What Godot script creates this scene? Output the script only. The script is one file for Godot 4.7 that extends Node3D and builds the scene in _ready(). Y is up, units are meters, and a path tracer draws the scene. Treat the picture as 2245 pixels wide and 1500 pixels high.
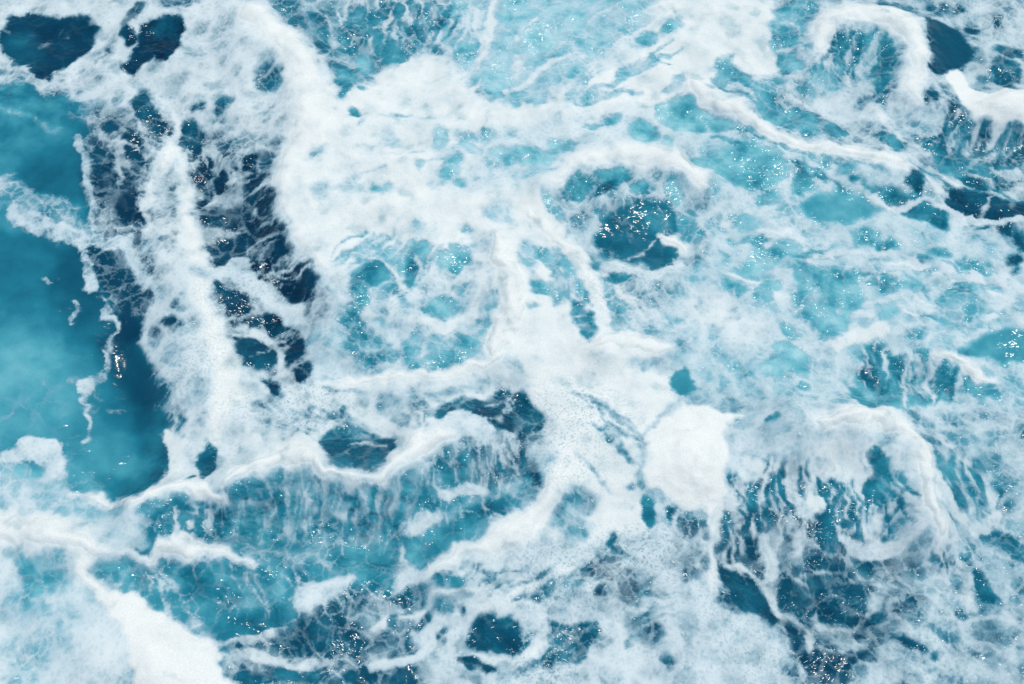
extends Node3D
# Churned sea water seen from a ship's rail: aerated water, a lacy sheet of foam on it and thick foam ridges and mounds. Metres; x runs right, z towards the ship.

const X0 := -8.0
const Z0 := -6.6
const WIDE := 16.0
const DEEP := 11.4
const NX := 801
const NZ := 571
const TX := 2000
const TZ := 1425
const CX := 385
const CZ := 275

# Broad zones of the water: [shape, foam density, aeration of the water, softness of the edge, points]
const ZONES := [
	["area", 0.82, 0.38, 0.177, [-9.73, -8.29, -4.05, -8.29, -3.65, -5.34, -3.48, -4.89, -2.62, -4.18, -2.45, -2.71, -2.74, -2.05, -3.06, -2.99, -4.72, -3.32, -5.63, -3.77, -6.21, -3.94, -8.68, -4.16]],
	["area", 0.48, 0.42, 0.103, [-4.05, -8.29, -1.04, -8.29, -0.94, -5.49, -0.75, -4.39, -1.36, -4.31, -2, -3.86, -2.51, -3.56, -2.61, -4.09, -3.28, -4.81, -3.6, -5.15]],
	["area", 0.97, 0.86, 0.138, [-2.79, -2.69, -2.5, -3.44, -1.95, -3.95, -1.37, -4.47, -0.88, -4.47, -0.37, -3.57, 0.47, -3.83, 1.73, -4.98, 2.58, -8.29, 3.88, -8.29, 3.6, -5.49, 3.53, -4.24, 2.49, -3.52, 1.61, -2.75, 0.45, -2.38, 0.44, -1.99, 0.77, -1.23, 1.22, -0.14, 1.73, 0.33, 1.98, 0.62, 1.62, 1.26, 1.39, 1.8, 1.52, 2.3, 1.34, 2.97, 0.13, 2.49, 0.44, 1.52, 0.09, 0.48, -0.34, -0.3, -0.24, -1.45, -1.07, -1.22, -2.08, -0.78, -2.71, -1.71]],
	["area", 0.5, 0.86, 0.183, [-1.04, -8.29, 2.45, -8.29, 1.86, -4.98, 1.09, -4.24, 0.35, -3.67, -0.26, -3.74, -0.68, -4.06, -0.83, -4.98]],
	["area", 0.8, 0.8, 0.165, [-0.95, -3, 0.16, -3.35, 1.96, -3.6, 2.2, -2.7, 1.14, -2.4, 0.33, -2.18, -0.93, -2.14]],
	["area", 0.65, 0.42, 0.172, [3.88, -8.29, 10.11, -8.29, 8.24, -1.22, 5.78, -1.49, 5.33, -2.18, 4.52, -2.76, 3.52, -4.08]],
	["area", 0.68, 0.82, 0.152, [2.14, -3.58, 3.39, -3.05, 4.49, -2.48, 5.55, -1.77, 6.26, -1.22, 8.17, -0.96, 7.68, 0.9, 3.96, 1.04, 1.98, 0.56, 1.61, -0.3, 2.39, -1.23, 2.5, -2.12]],
	["area", 0.05, 0.36, 0.058, [-8.64, -4, -6.82, -3.97, -6.13, -3.86, -5.58, -3.3, -5.37, -2.2, -5.25, -1.36, -5.05, -0.83, -4.75, -0.4, -4.45, -0.11, -4.15, 0.54, -3.87, 1.22, -3.75, 1.54, -3.9, 1.87, -4.19, 2.12, -4.45, 2, -4.63, 1.89, -5.04, 1.49, -5.4, 1.42, -7.25, 1.47]],
	["oval", 0.06, 0.22, 0.287, [-5.47, -2.12, 1.224, 0.226, 1.4]],
	["area", 0.53, 0.16, 0.158, [-5.57, -3.61, -4.74, -3.47, -2.94, -2.95, -2.74, -2.05, -2.63, -1.5, -2.08, -0.78, -1.97, -0.42, -2.44, -0.09, -2.28, 0.48, -2.63, 0.67, -3.26, 0.19, -3.74, -0.79, -4.24, -0.56, -4.45, -0.11, -4.75, -0.4, -5.15, -1.22, -5.36, -2.2]],
	["area", 0.68, 0.64, 0.094, [-2.55, -1.13, -2.08, -0.78, -1.24, -1.21, -0.24, -1.45, -0.17, -0.15, -0.12, 0.21, -1.01, 0.5, -2.27, 0.61, -2.38, -0.08, -2.07, -0.41]],
	["area", 0.86, 0.5, 0.088, [-3.62, 0.12, -3.18, 0.44, -2.27, 0.61, -1.17, 0.5, -0.12, 0.27, 0.6, 1.3, 0.19, 1.55, -0.82, 1.38, -2.11, 1.59, -3.06, 1.93, -3.75, 2.02, -3.75, 1.35, -3.96, 0.64]],
	["area", 0.4, 0.5, 0.072, [-3.97, 2.16, -3.06, 1.96, -2.15, 1.76, -1.11, 1.6, 0.19, 1.55, 0.31, 1.86, 0.14, 2.13, -0.35, 2.54, -0.93, 2.89, -1.75, 2.89, -2.81, 2.8, -3.51, 2.6, -3.99, 2.56]],
	["area", 0.22, 0.52, 0.059, [-4.4, 2.77, -3.83, 2.75, -2.71, 2.8, -1.76, 2.76, -1.18, 2.86, -1.26, 3.06, -2.21, 3.09, -2.33, 3.42, -2.93, 3.56, -3.4, 3.44, -3.81, 3.24, -4.22, 3.04]],
	["area", 0.7, 0.75, 0.104, [-7.24, 1.53, -5.4, 1.42, -4.93, 1.59, -4.45, 2, -3.92, 2.19, -3.94, 2.56, -4.45, 2.69, -6.98, 2.55]],
	["area", 0.82, 0.75, 0.084, [-6.99, 2.5, -4.7, 2.68, -3.96, 3.19, -3.29, 3.56, -2.97, 3.79, -2.82, 4.13, -2.71, 5.34, -6.27, 5.34]],
	["area", 0.45, 0.28, 0.084, [-2.93, 3.56, -2.28, 3.34, -1.55, 3.03, -1.17, 3.06, -0.77, 3.64, -0.8, 5.34, -2.72, 5.34]],
	["area", 0.78, 0.44, 0.096, [-1.27, 2.9, 0.38, 2.48, 1.36, 2.45, 1.87, 2.25, 2.13, 2.79, 2.29, 3.24, 2.77, 3.37, 2.89, 4.02, 2.74, 5.34, -0.8, 5.34, -0.81, 3.78, -1.16, 3.3]],
	["area", 0.74, 0.6, 0.095, [1.39, 1.8, 1.57, 1.13, 1.96, 0.82, 2.97, 0.97, 3.82, 0.97, 4.41, 1.14, 4.52, 1.61, 4.53, 2.54, 4.1, 2.6, 3.75, 2.33, 3.5, 1.91, 2.92, 1.6, 2.39, 1.84, 2.17, 2.19, 1.53, 2.15]],
	["area", 0.6, 0.52, 0.103, [4.44, 1, 7.74, 0.67, 7.07, 3.21, 4.51, 3.19, 4.23, 2.7, 4.53, 2.5, 4.51, 1.66]],
	["area", 0.48, 0.27, 0.078, [2.2, 2.09, 2.39, 1.84, 2.92, 1.6, 3.51, 1.81, 3.75, 2.33, 4.1, 2.6, 4.46, 2.76, 4.42, 3.18, 3.99, 3.52, 3.57, 4.01, 3.38, 5.34, 2.74, 5.34, 2.87, 3.93, 2.76, 3.4, 2.29, 3.24, 2.13, 2.79]],
]
# Pools, cells, veils and strands of foam, with dark lines painted in as shade, laid over the zones in this order.
const MARKS := [
	["area", 0.64, 0.42, 0.093, [4.18, 3.22, 4.69, 3.19, 7.11, 3.06, 6.51, 5.34, 3.38, 5.34, 3.57, 4.01, 3.93, 3.57]],
	["oval", 0.1, 0.64, 0.476, [-5.64, 0.61, 0.821, 0.646, -2.13]],
	["oval", 0.14, 0.58, 0.22, [-5.48, 0.95, 0.442, 0.308, 2.49]],
	["oval", 0.12, 0.5, 0.271, [-6.35, -3.45, 0.573, 0.289, -2.83]],
	["oval", 0.12, 0.5, 0.188, [-5.52, -1.77, 0.425, 0.222, 1.33]],
	["oval", 0.06, 0.46, 0.399, [-6.44, -2.99, 0.859, 0.622, 1.14]],
	["oval", 0.04, 0.24, 0.241, [-5.23, -0.88, 0.733, 0.244, 1.38]],
	["oval", 0.04, 0.17, 0.145, [-4.61, -0.17, 0.426, 0.21, 1.58]],
	["oval", 0.04, 0.17, 0.195, [-4.33, 0.51, 0.493, 0.243, 1.13]],
	["oval", 0.06, 0.3, 0.16, [-4.05, 1.5, 0.342, 0.249, 1.26]],
	["oval", 0.06, 0.52, 0.24, [-4.57, 1.45, 0.444, 0.309, -2.59]],
	["oval", 0.1, 0.55, 0.161, [-5.4, 1.44, 0.415, 0.277, 0.16]],
	["oval", 0.15, 0.5, 0.126, [-6.3, -1.84, 0.299, 0.239, 0.93]],
	["oval", 0.03, 0.3, 0.258, [-5.91, -2.33, 0.449, 0.333, 1.15]],
	["band", 0.55, -1, 0.042, [-7.14, -4.34, 0.056, -6.62, -4.15, 0.07, -6.3, -3.94, 0.083, -6.12, -3.82, 0.069]],
	["band", 0.3, 0.55, 0.054, [-6.91, -3.54, 0.034, -6.34, -3.41, 0.047, -5.94, -3.18, 0.027]],
	["band", 0.52, 0.5, 0.088, [-6.73, -2.41, 0.162, -6.09, -2.08, 0.14, -5.66, -1.94, 0.101, -5.33, -1.63, 0.087, -5.19, -1.5, 0.074]],
	["band", 0.38, -1, 0.033, [-5.97, 1.11, 0.022, -5.59, 0.93, 0.022, -5.38, 0.66, 0.017, -5.21, 0.5, 0.017, -5.04, 0.5, 0.017]],
	["band", 0.5, -1, 0.036, [-5.25, -1.32, 0.055, -5.14, -1.02, 0.042, -5.07, -0.76, 0.054, -5.11, -0.68, 0.03]],
	["band", 0.5, -1, 0.034, [-4.98, -0.63, 0.03, -4.83, -0.39, 0.035, -4.73, -0.22, 0.029, -4.72, 0.01, 0.034, -4.79, 0.26, 0.045, -4.84, 0.45, 0.051, -4.94, 0.55, 0.05, -4.89, 0.77, 0.033, -4.82, 1.03, 0.022, -4.79, 1.27, 0.049]],
	["band", 0.5, -1, 0.036, [-5.61, -0.91, 0.03, -5.53, -0.82, 0.018]],
	["band", 0.4, -1, 0.035, [-5.28, -0.54, 0.024, -5.22, -0.36, 0.018, -5.18, -0.26, 0.012]],
	["band", 0.3, -1, 0.033, [-4.84, 0.58, 0.011, -4.78, 0.87, 0.011]],
	["band", 0.35, -1, 0.033, [-4.61, 0.86, 0.044, -4.54, 0.86, 0.022]],
	["area", 0.07, 0.12, 0.05, [-7, -4.98, -6.93, -5.26, -6.75, -5.34, -6.52, -5.24, -6.32, -5.17, -6.13, -5.21, -5.9, -5.17, -5.66, -4.99, -5.71, -4.77, -5.8, -4.55, -5.99, -4.38, -6.15, -4.25, -6.19, -4.08, -6.34, -4.1, -6.5, -4.29, -6.75, -4.46, -6.94, -4.61]],
	["oval", 0.06, 0.26, 0.143, [-6.7, -4.68, 0.314, 0.216, -2.06]],
	["band", 0.26, -1, 0.043, [-6.26, -5.09, 0.022, -6.19, -4.93, 0.029, -6.35, -4.78, 0.021, -6.46, -4.65, 0.021]],
	["band", 0.2, -1, 0.043, [-6.08, -4.85, 0.022, -5.94, -4.75, 0.014]],
	["band", 0.3, -1, 0.043, [-6.96, -4.94, 0.022, -6.78, -4.94, 0.029]],
	["band", 0.25, 0.2, 0.044, [-5.14, -5.42, 0.067, -5.24, -5.19, 0.066, -5.3, -4.99, 0.051, -5.32, -4.82, 0.043]],
	["area", 0.05, 0.07, 0.043, [-5.01, -5.15, -4.76, -5.17, -4.53, -5.13, -4.49, -4.89, -4.51, -4.56, -4.59, -4.36, -4.74, -4.32, -4.84, -4.39, -4.98, -4.28, -5.09, -4.18, -5.22, -4.26, -5.24, -4.33, -5.09, -4.61, -5.1, -4.82, -5.07, -5.02]],
	["oval", 0.03, 0.18, 0.087, [-4.77, -4.98, 0.194, 0.167, 0.94]],
	["oval", 0.05, 0.1, 0.043, [-5.22, -4.8, 0.17, 0.085, 1.24]],
	["oval", 0.4, 0.3, 0.059, [-4.64, -5.42, 0.304, 0.103, 0.02]],
	["oval", 0.5, 0.2, 0.057, [-5.47, -4.59, 0.266, 0.053, 1.75]],
	["oval", 0.48, 0.35, 0.07, [-3.23, -4.02, 0.323, 0.206, 1.41]],
	["oval", 0.25, 0.4, 0.049, [-3.15, -3.9, 0.17, 0.1, 1.62]],
	["oval", 0.62, 0.3, 0.101, [-3.92, -4.76, 0.285, 0.111, 1.44]],
	["oval", 0.7, 0.3, 0.1, [-4.35, -4.64, 0.326, 0.088, 1.56]],
	["oval", 0.66, 0.25, 0.07, [-5.61, -4.18, 0.253, 0.081, -2.51]],
	["oval", 0.62, 0.25, 0.083, [-6.03, -3.94, 0.256, 0.105, -2.87]],
	["oval", 0.15, 0.2, 0.048, [-4.82, -3.52, 0.332, 0.158, 1.27]],
	["oval", 0.2, 0.2, 0.047, [-4.62, -3.16, 0.195, 0.101, 1.49]],
	["oval", 0.14, 0.2, 0.04, [-5.27, -3.25, 0.116, 0.101, 3.09]],
	["oval", 0.12, 0.17, 0.046, [-5.26, -2.74, 0.226, 0.138, 1.31]],
	["oval", 0.05, 0.15, 0.04, [-4.92, -2.96, 0.214, 0.115, 1.27]],
	["oval", 0.15, 0.17, 0.039, [-4.77, -2.67, 0.109, 0.093, 0.86]],
	["oval", 0.13, 0.2, 0.047, [-4.2, -3.12, 0.286, 0.183, 1.43]],
	["oval", 0.25, 0.22, 0.041, [-4.16, -3.57, 0.108, 0.069, 0.09]],
	["oval", 0.22, 0.28, 0.048, [-3.82, -3.6, 0.188, 0.101, 1.41]],
	["oval", 0.34, 0.25, 0.053, [-3.67, -3.02, 0.174, 0.099, 2.98]],
	["oval", 0.4, 0.22, 0.034, [-3.87, -3.36, 0.084, 0.038, 0.03]],
	["oval", 0.24, 0.11, 0.077, [-5.07, -2.32, 0.366, 0.237, 1.3]],
	["oval", 0.08, 0.07, 0.063, [-4.8, -2.01, 0.301, 0.18, 1.34]],
	["oval", 0.12, 0.09, 0.046, [-3.95, -2.67, 0.178, 0.126, 1.33]],
	["oval", 0.06, 0.07, 0.045, [-3.7, -2.44, 0.187, 0.127, 1.43]],
	["oval", 0.2, 0.1, 0.045, [-4.05, -2.44, 0.133, 0.112, 1.11]],
	["oval", 0.14, 0.1, 0.039, [-3.35, -2.63, 0.126, 0.098, 1.31]],
	["oval", 0.14, 0.1, 0.032, [-3.56, -2.55, 0.086, 0.066, 2.95]],
	["oval", 0.12, 0.1, 0.045, [-3.13, -2.15, 0.25, 0.238, 3.07]],
	["oval", 0.14, 0.11, 0.032, [-3.24, -2.4, 0.14, 0.101, 0.11]],
	["oval", 0.2, 0.11, 0.051, [-3.95, -2.19, 0.236, 0.129, 1.57]],
	["oval", 0.17, 0.11, 0.056, [-3.56, -1.82, 0.313, 0.169, 2.99]],
	["oval", 0.2, 0.2, 0.046, [-3.12, -2.57, 0.147, 0.081, 1.43]],
	["band", 0.72, -1, 0.038, [-3.35, -2.12, 0.019, -3.15, -2.21, 0.019, -2.99, -2.22, 0.019]],
	["band", 0.75, -1, 0.039, [-3.59, -2.33, 0.039, -3.44, -2.41, 0.039, -3.36, -2.5, 0.026]],
	["band", 0.7, -1, 0.038, [-4.01, -1.88, 0.025, -3.87, -2.02, 0.025, -3.71, -2.13, 0.032]],
	["oval", 0.35, 0.1, 0.074, [-4.64, -1.52, 0.226, 0.122, 0.06]],
	["band", 0.6, -1, 0.039, [-5.66, -3.07, 0.053, -5.5, -2.78, 0.059, -5.4, -2.48, 0.045, -5.31, -2.2, 0.032, -5.25, -1.92, 0.057, -5.19, -1.64, 0.05]],
	["band", 0.6, -1, 0.039, [-5.37, -3.08, 0.033, -5.08, -2.72, 0.033, -5, -2.36, 0.032, -4.85, -2.52, 0.026]],
	["band", 0.6, -1, 0.04, [-5.15, -3.01, 0.033, -4.78, -2.88, 0.033, -4.59, -2.93, 0.046]],
	["band", 0.62, -1, 0.077, [-4.42, -2.97, 0.093, -4.49, -2.55, 0.182, -4.47, -2.18, 0.23, -4.31, -1.63, 0.262]],
	["band", 0.9, -1, 0.038, [-4.47, -2.76, 0.039, -4.59, -2.25, 0.045, -4.58, -1.8, 0.05, -4.42, -1.37, 0.062]],
	["band", 0.85, -1, 0.038, [-4.42, -2.69, 0.033, -4.52, -2.4, 0.039, -4.33, -1.94, 0.044, -4.18, -1.55, 0.056]],
	["oval", 0.55, 0.3, 0.077, [-4.38, -2.22, 0.345, 0.091, 1.43]],
	["oval", 0.45, 0.15, 0.045, [-4.55, -2.58, 0.103, 0.057, 1.37]],
	["band", 0.5, 0.62, 0.066, [-2.5, -2.71, 0.145, -2.69, -2.61, 0.066]],
	["oval", 0.1, 0.48, 0.042, [-2.3, -3.77, 0.205, 0.174, 2.84]],
	["oval", 0.25, 0.48, 0.062, [-2.45, -3.68, 0.111, 0.084, 1.4]],
	["oval", 0.14, 0.45, 0.052, [-1.63, -5.33, 0.19, 0.171, 0.2]],
	["oval", 0.2, 0.45, 0.066, [-1.41, -5.36, 0.112, 0.063, 1.51]],
	["oval", 0.35, 0.5, 0.087, [-2.24, -5.1, 0.222, 0.187, 1.35]],
	["oval", 0.2, 0.5, 0.05, [-2.24, -4.65, 0.154, 0.104, -2.78]],
	["oval", 0.12, 0.5, 0.05, [-1.7, -4.68, 0.298, 0.18, 1.41]],
	["oval", 0.18, 0.55, 0.042, [-1.51, -4.37, 0.15, 0.112, 2.66]],
	["oval", 0.25, 0.6, 0.049, [-1.99, -4.33, 0.195, 0.11, 1.36]],
	["oval", 0.2, 0.6, 0.035, [-1.97, -3.8, 0.067, 0.055, 2.63]],
	["oval", 0.2, 0.55, 0.049, [-2.19, -3.99, 0.207, 0.134, 1.33]],
	["oval", 0.3, 0.45, 0.065, [-1.44, -4.89, 0.067, 0.05, 1.48]],
	["oval", 0.3, 0.5, 0.065, [-1.2, -5.02, 0.152, 0.056, 1.53]],
	["oval", 0.32, 0.55, 0.064, [-1.28, -4.64, 0.132, 0.056, 1.53]],
	["area", 0.3, 0.38, 0.072, [-3.49, -5.06, -3.02, -5.23, -2.51, -4.95, -2.38, -4.5, -2.63, -4.27, -2.96, -4.57, -3.28, -4.81]],
	["oval", 0.2, 0.4, 0.057, [-2.88, -4.45, 0.199, 0.123, 1.43]],
	["oval", 0.28, 0.38, 0.087, [-2.63, -4.93, 0.254, 0.186, 1.41]],
	["oval", 0.25, 0.45, 0.057, [-2.5, -4.44, 0.136, 0.104, 2.09]],
	["band", 0.7, -1, 0.044, [-2.68, -5.48, 0.037, -2.51, -4.95, 0.029, -2.39, -4.6, 0.029]],
	["band", 0.65, -1, 0.043, [-2.62, -4.18, 0.035, -2.49, -4.39, 0.028, -2.33, -4.65, 0.029]],
	["oval", 0.06, 0.48, 0.034, [-2.06, -3.4, 0.094, 0.074, -2.66]],
	["oval", 0.33, 0.68, 0.066, [-0.83, -5.23, 0.239, 0.151, 1.53]],
	["oval", 0.45, 0.72, 0.087, [-0.76, -4.89, 0.302, 0.249, 1.5]],
	["oval", 0.3, 0.85, 0.059, [0.02, -5.23, 0.282, 0.227, 1.57]],
	["oval", 0.36, 0.9, 0.088, [0.68, -5.15, 0.382, 0.326, 1.64]],
	["oval", 0.32, 0.9, 0.072, [0.36, -4.77, 0.349, 0.244, 2.8]],
	["oval", 0.28, 0.75, 0.043, [-0.56, -4.54, 0.274, 0.063, 1.75]],
	["oval", 0.3, 0.75, 0.064, [-0.74, -4.54, 0.148, 0.056, 1.55]],
	["oval", 0.36, 0.9, 0.07, [-0.2, -4.1, 0.36, 0.183, 1.56]],
	["oval", 0.36, 0.88, 0.065, [-0.08, -4.71, 0.182, 0.149, 1.56]],
	["oval", 0.42, 0.9, 0.086, [1.17, -4.64, 0.3, 0.143, 2.32]],
	["oval", 0.22, 0.72, 0.05, [1.85, -4.77, 0.169, 0.145, 2.27]],
	["oval", 0.26, 0.75, 0.051, [2.2, -4.98, 0.201, 0.078, 2.31]],
	["oval", 0.42, 0.85, 0.063, [1.7, -4.33, 0.2, 0.088, 2.93]],
	["band", 0.95, -1, 0.043, [-0.24, -5.58, 0.045, -0.3, -5.15, 0.058, -0.36, -4.89, 0.058, -0.4, -4.56, 0.043, -0.44, -4.22, 0.042]],
	["band", 0.88, -1, 0.043, [0.36, -5.15, 0.022, 0.11, -4.89, 0.029, 0.05, -4.68, 0.029]],
	["band", 0.85, -1, 0.042, [0.66, -4.4, 0.035, 0.35, -4.23, 0.056, 0.17, -3.99, 0.056, -0.08, -3.82, 0.062]],
	["oval", 0.4, 0.8, 0.042, [0.41, -3.99, 0.088, 0.066, -1.87]],
	["oval", 0.42, 0.8, 0.041, [0.04, -3.6, 0.074, 0.057, -1.77]],
	["oval", 0.55, 0.8, 0.055, [0.77, -3.74, 0.198, 0.062, 1.92]],
	["oval", 0.5, 0.85, 0.062, [0.32, -3.71, 0.141, 0.096, 1.59]],
	["oval", 0.2, 0.72, 0.04, [1.3, -3.3, 0.158, 0.093, 2.61]],
	["oval", 0.26, 0.72, 0.04, [1.05, -3.19, 0.122, 0.059, 2.84]],
	["oval", 0.14, 0.78, 0.048, [2.09, -3.51, 0.218, 0.19, 1.84]],
	["oval", 0.16, 0.75, 0.047, [1.71, -3.12, 0.217, 0.193, -2.48]],
	["oval", 0.2, 0.75, 0.06, [1.99, -2.94, 0.098, 0.082, 1.78]],
	["oval", 0.33, 0.88, 0.06, [-0.92, -2.96, 0.195, 0.118, 1.53]],
	["oval", 0.35, 0.85, 0.06, [-0.57, -2.85, 0.104, 0.088, 1.51]],
	["oval", 0.4, 0.85, 0.06, [-0.32, -3.06, 0.075, 0.071, 1.49]],
	["oval", 0.35, 0.85, 0.059, [-0.18, -2.8, 0.106, 0.089, 0.01]],
	["oval", 0.3, 0.85, 0.053, [0.01, -2.74, 0.154, 0.109, -2.84]],
	["oval", 0.28, 0.84, 0.059, [0.36, -2.69, 0.235, 0.147, 3]],
	["oval", 0.28, 0.8, 0.06, [0.63, -2.9, 0.13, 0.104, -0.04]],
	["oval", 0.26, 0.8, 0.046, [-0.77, -2.47, 0.208, 0.079, 1.92]],
	["oval", 0.5, 0.85, 0.059, [-0.26, -2.57, 0.146, 0.047, 1.56]],
	["oval", 0.45, 0.88, 0.058, [0.22, -2.43, 0.29, 0.087, 0]],
	["oval", 0.5, 0.85, 0.058, [-0.63, -2.27, 0.086, 0.081, 1.41]],
	["oval", 0.33, 0.78, 0.058, [-1.63, -2.17, 0.127, 0.093, 0.06]],
	["oval", 0.58, 0.85, 0.076, [-0.16, -1.85, 0.182, 0.171, 1.53]],
	["oval", 0.36, 0.75, 0.044, [0.47, -1.94, 0.141, 0.063, -2.19]],
	["oval", 0.6, 0.85, 0.06, [-0.25, -3.03, 0.355, 0.075, 0]],
	["oval", 0.62, 0.7, 0.08, [-1.57, -3, 0.148, 0.106, -2.25]],
	["oval", 0.66, 0.75, 0.064, [-2.02, -2.2, 0.116, 0.1, 0.18]],
	["oval", 0.55, 0.8, 0.056, [-1.14, -1.61, 0.091, 0.069, 0.05]],
	["oval", 0.5, 0.8, 0.056, [-0.55, -1.65, 0.079, 0.048, 0.01]],
	["oval", 0.6, 0.7, 0.058, [-2.4, -2.08, 0.143, 0.08, 1.46]],
	["oval", 0.12, 0.5, 0.039, [0.8, -2.19, 0.21, 0.155, 2.87]],
	["oval", 0.13, 0.55, 0.039, [1.24, -2.39, 0.255, 0.191, 2.34]],
	["oval", 0.08, 0.28, 0.032, [1.15, -2.17, 0.204, 0.058, 2.42]],
	["oval", 0.18, 0.6, 0.039, [1.63, -2.24, 0.151, 0.105, 2.43]],
	["oval", 0.28, 0.7, 0.045, [2.02, -2.15, 0.185, 0.105, 1.22]],
	["oval", 0.35, 0.6, 0.032, [1.07, -1.89, 0.058, 0.055, -0.52]],
	["oval", 0.4, 0.75, 0.056, [0.61, -1.77, 0.057, 0.055, -0.35]],
	["area", 0.08, 0.31, 0.062, [1.03, -1.53, 1.12, -1.74, 1.39, -1.95, 1.59, -2.07, 1.82, -2.06, 2.01, -1.93, 2.08, -1.66, 2.07, -1.39, 1.89, -1.12, 1.71, -1, 1.49, -1.15, 1.25, -1.23, 1.08, -1.36]],
	["oval", 0.05, 0.5, 0.113, [1.81, -1.82, 0.209, 0.165, -2.24]],
	["oval", 0.3, 0.65, 0.056, [2.17, -1.72, 0.194, 0.09, 1.9]],
	["band", 0.7, -1, 0.037, [1.41, -1.22, 0.012, 1.56, -1.29, 0.018, 1.73, -1.4, 0.018, 1.79, -1.48, 0.012]],
	["band", 0.3, -1, 0.037, [1.16, -1.29, 0.037, 1.33, -1.27, 0.037]],
	["band", 0.34, -1, 0.037, [1.3, -1.82, 0.019, 1.47, -1.7, 0.019, 1.43, -1.49, 0.019, 1.28, -1.34, 0.018]],
	["band", 0.36, -1, 0.037, [1.82, -2, 0.025, 1.9, -1.81, 0.019, 1.83, -1.62, 0.019, 1.96, -1.4, 0.018]],
	["band", 0.3, -1, 0.038, [1.47, -1.7, 0.019, 1.7, -1.76, 0.019, 1.87, -1.82, 0.019]],
	["area", 0.95, 0.9, 0.087, [2.55, -8.29, 3.85, -8.29, 3.53, -4.81, 3.54, -4.32, 3.73, -3.79, 3.43, -3.87, 3.04, -4.23, 2.95, -4.55, 2.68, -4.31, 2.44, -3.66, 2.24, -3.78]],
	["area", 0.3, 0.6, 0.058, [3.57, -5.23, 3.91, -5.44, 4.24, -5.61, 4.2, -5, 4.09, -4.63, 4.14, -4.38, 3.85, -4.37, 3.61, -4.08, 3.52, -4.64]],
	["oval", 0.2, 0.65, 0.042, [3.77, -4.21, 0.159, 0.104, 2.62]],
	["band", 0.75, -1, 0.043, [3.56, -4.52, 0.028, 3.86, -4.51, 0.036, 3.99, -4.34, 0.028]],
	["band", 0.72, -1, 0.043, [3.71, -5.05, 0.022, 3.9, -4.91, 0.022, 3.97, -4.6, 0.022]],
	["oval", 0.5, 0.7, 0.062, [3.44, -3.91, 0.188, 0.168, -0.55]],
	["oval", 0.22, 0.58, 0.057, [4.47, -4.48, 0.334, 0.182, 1.84]],
	["oval", 0.55, 0.6, 0.128, [4.8, -4.47, 0.418, 0.302, 1.87]],
	["oval", 0.3, 0.5, 0.063, [4.98, -4.19, 0.329, 0.156, 1.95]],
	["oval", 0.36, 0.5, 0.057, [5.12, -4.45, 0.168, 0.073, 1.95]],
	["oval", 0.42, 0.65, 0.097, [4.11, -3.95, 0.31, 0.263, -0.36]],
	["oval", 0.25, 0.45, 0.055, [4.87, -3.79, 0.346, 0.085, 1.66]],
	["area", 0.03, 0.2, 0.05, [5.61, -5.05, 5.86, -5.09, 6.12, -4.97, 6.24, -4.73, 6.22, -4.42, 6.01, -4.2, 5.69, -4.1, 5.52, -4.11, 5.55, -4.52]],
	["oval", 0.28, 0.33, 0.044, [5.31, -5.29, 0.261, 0.114, -2.96]],
	["oval", 0.28, 0.3, 0.066, [5.9, -5.31, 0.141, 0.101, -0.19]],
	["oval", 0.08, 0.23, 0.036, [6.31, -4.97, 0.121, 0.086, -2.96]],
	["oval", 0.2, 0.28, 0.066, [6.18, -5.28, 0.072, 0.058, -0.38]],
	["oval", 0.25, 0.3, 0.036, [6.67, -5.11, 0.117, 0.07, 1.72]],
	["oval", 0.18, 0.32, 0.043, [6.73, -4.58, 0.214, 0.12, -2.78]],
	["oval", 0.16, 0.27, 0.049, [6.59, -4.14, 0.266, 0.188, 1.79]],
	["oval", 0.25, 0.3, 0.063, [6.33, -4.08, 0.091, 0.075, -0.57]],
	["area", 0.26, 0.6, 0.055, [2.75, -4.4, 2.94, -4.48, 2.97, -4.36, 3.06, -4.11, 3.36, -3.78, 3.58, -3.58, 3.99, -3.47, 3.99, -3.12, 3.63, -3.09, 3.35, -3.22, 3.17, -3.46, 2.87, -3.79, 2.67, -3.94]],
	["band", 0.7, -1, 0.041, [2.89, -3.92, 0.042, 3.11, -3.76, 0.048, 3.21, -3.58, 0.041]],
	["oval", 0.1, 0.52, 0.04, [4.19, -3.13, 0.152, 0.115, -2.66]],
	["oval", 0.95, 0.8, 0.082, [4.3, -3.56, 0.224, 0.205, -2.67]],
	["band", 0.88, -1, 0.04, [4.55, -3.4, 0.061, 4.77, -3.5, 0.082, 5.01, -3.12, 0.067, 5.22, -2.95, 0.053]],
	["oval", 0.2, 0.48, 0.04, [4.88, -2.93, 0.224, 0.09, -2.43]],
	["oval", 0.25, 0.5, 0.061, [4.5, -3.48, 0.076, 0.066, -0.63]],
	["oval", 0.48, 0.45, 0.107, [6.35, -3.09, 0.308, 0.245, -0.4]],
	["oval", 0.3, 0.3, 0.059, [6.52, -2.83, 0.229, 0.142, 1.89]],
	["oval", 0.22, 0.24, 0.054, [5.69, -3.33, 0.331, 0.075, 2.02]],
	["oval", 0.18, 0.25, 0.055, [5.48, -3.63, 0.153, 0.12, -3]],
	["oval", 0.6, 0.55, 0.134, [5.21, -3.25, 0.307, 0.251, -0.37]],
	["oval", 0.3, 0.3, 0.068, [5.87, -3.45, 0.24, 0.058, 2]],
	["oval", 0.4, 0.3, 0.093, [6.08, -2.98, 0.263, 0.102, 1.95]],
	["oval", 0.1, 0.72, 0.047, [2.3, -3.38, 0.283, 0.262, 2.18]],
	["oval", 0.18, 0.7, 0.047, [2.72, -3.3, 0.226, 0.169, -2.73]],
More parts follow.
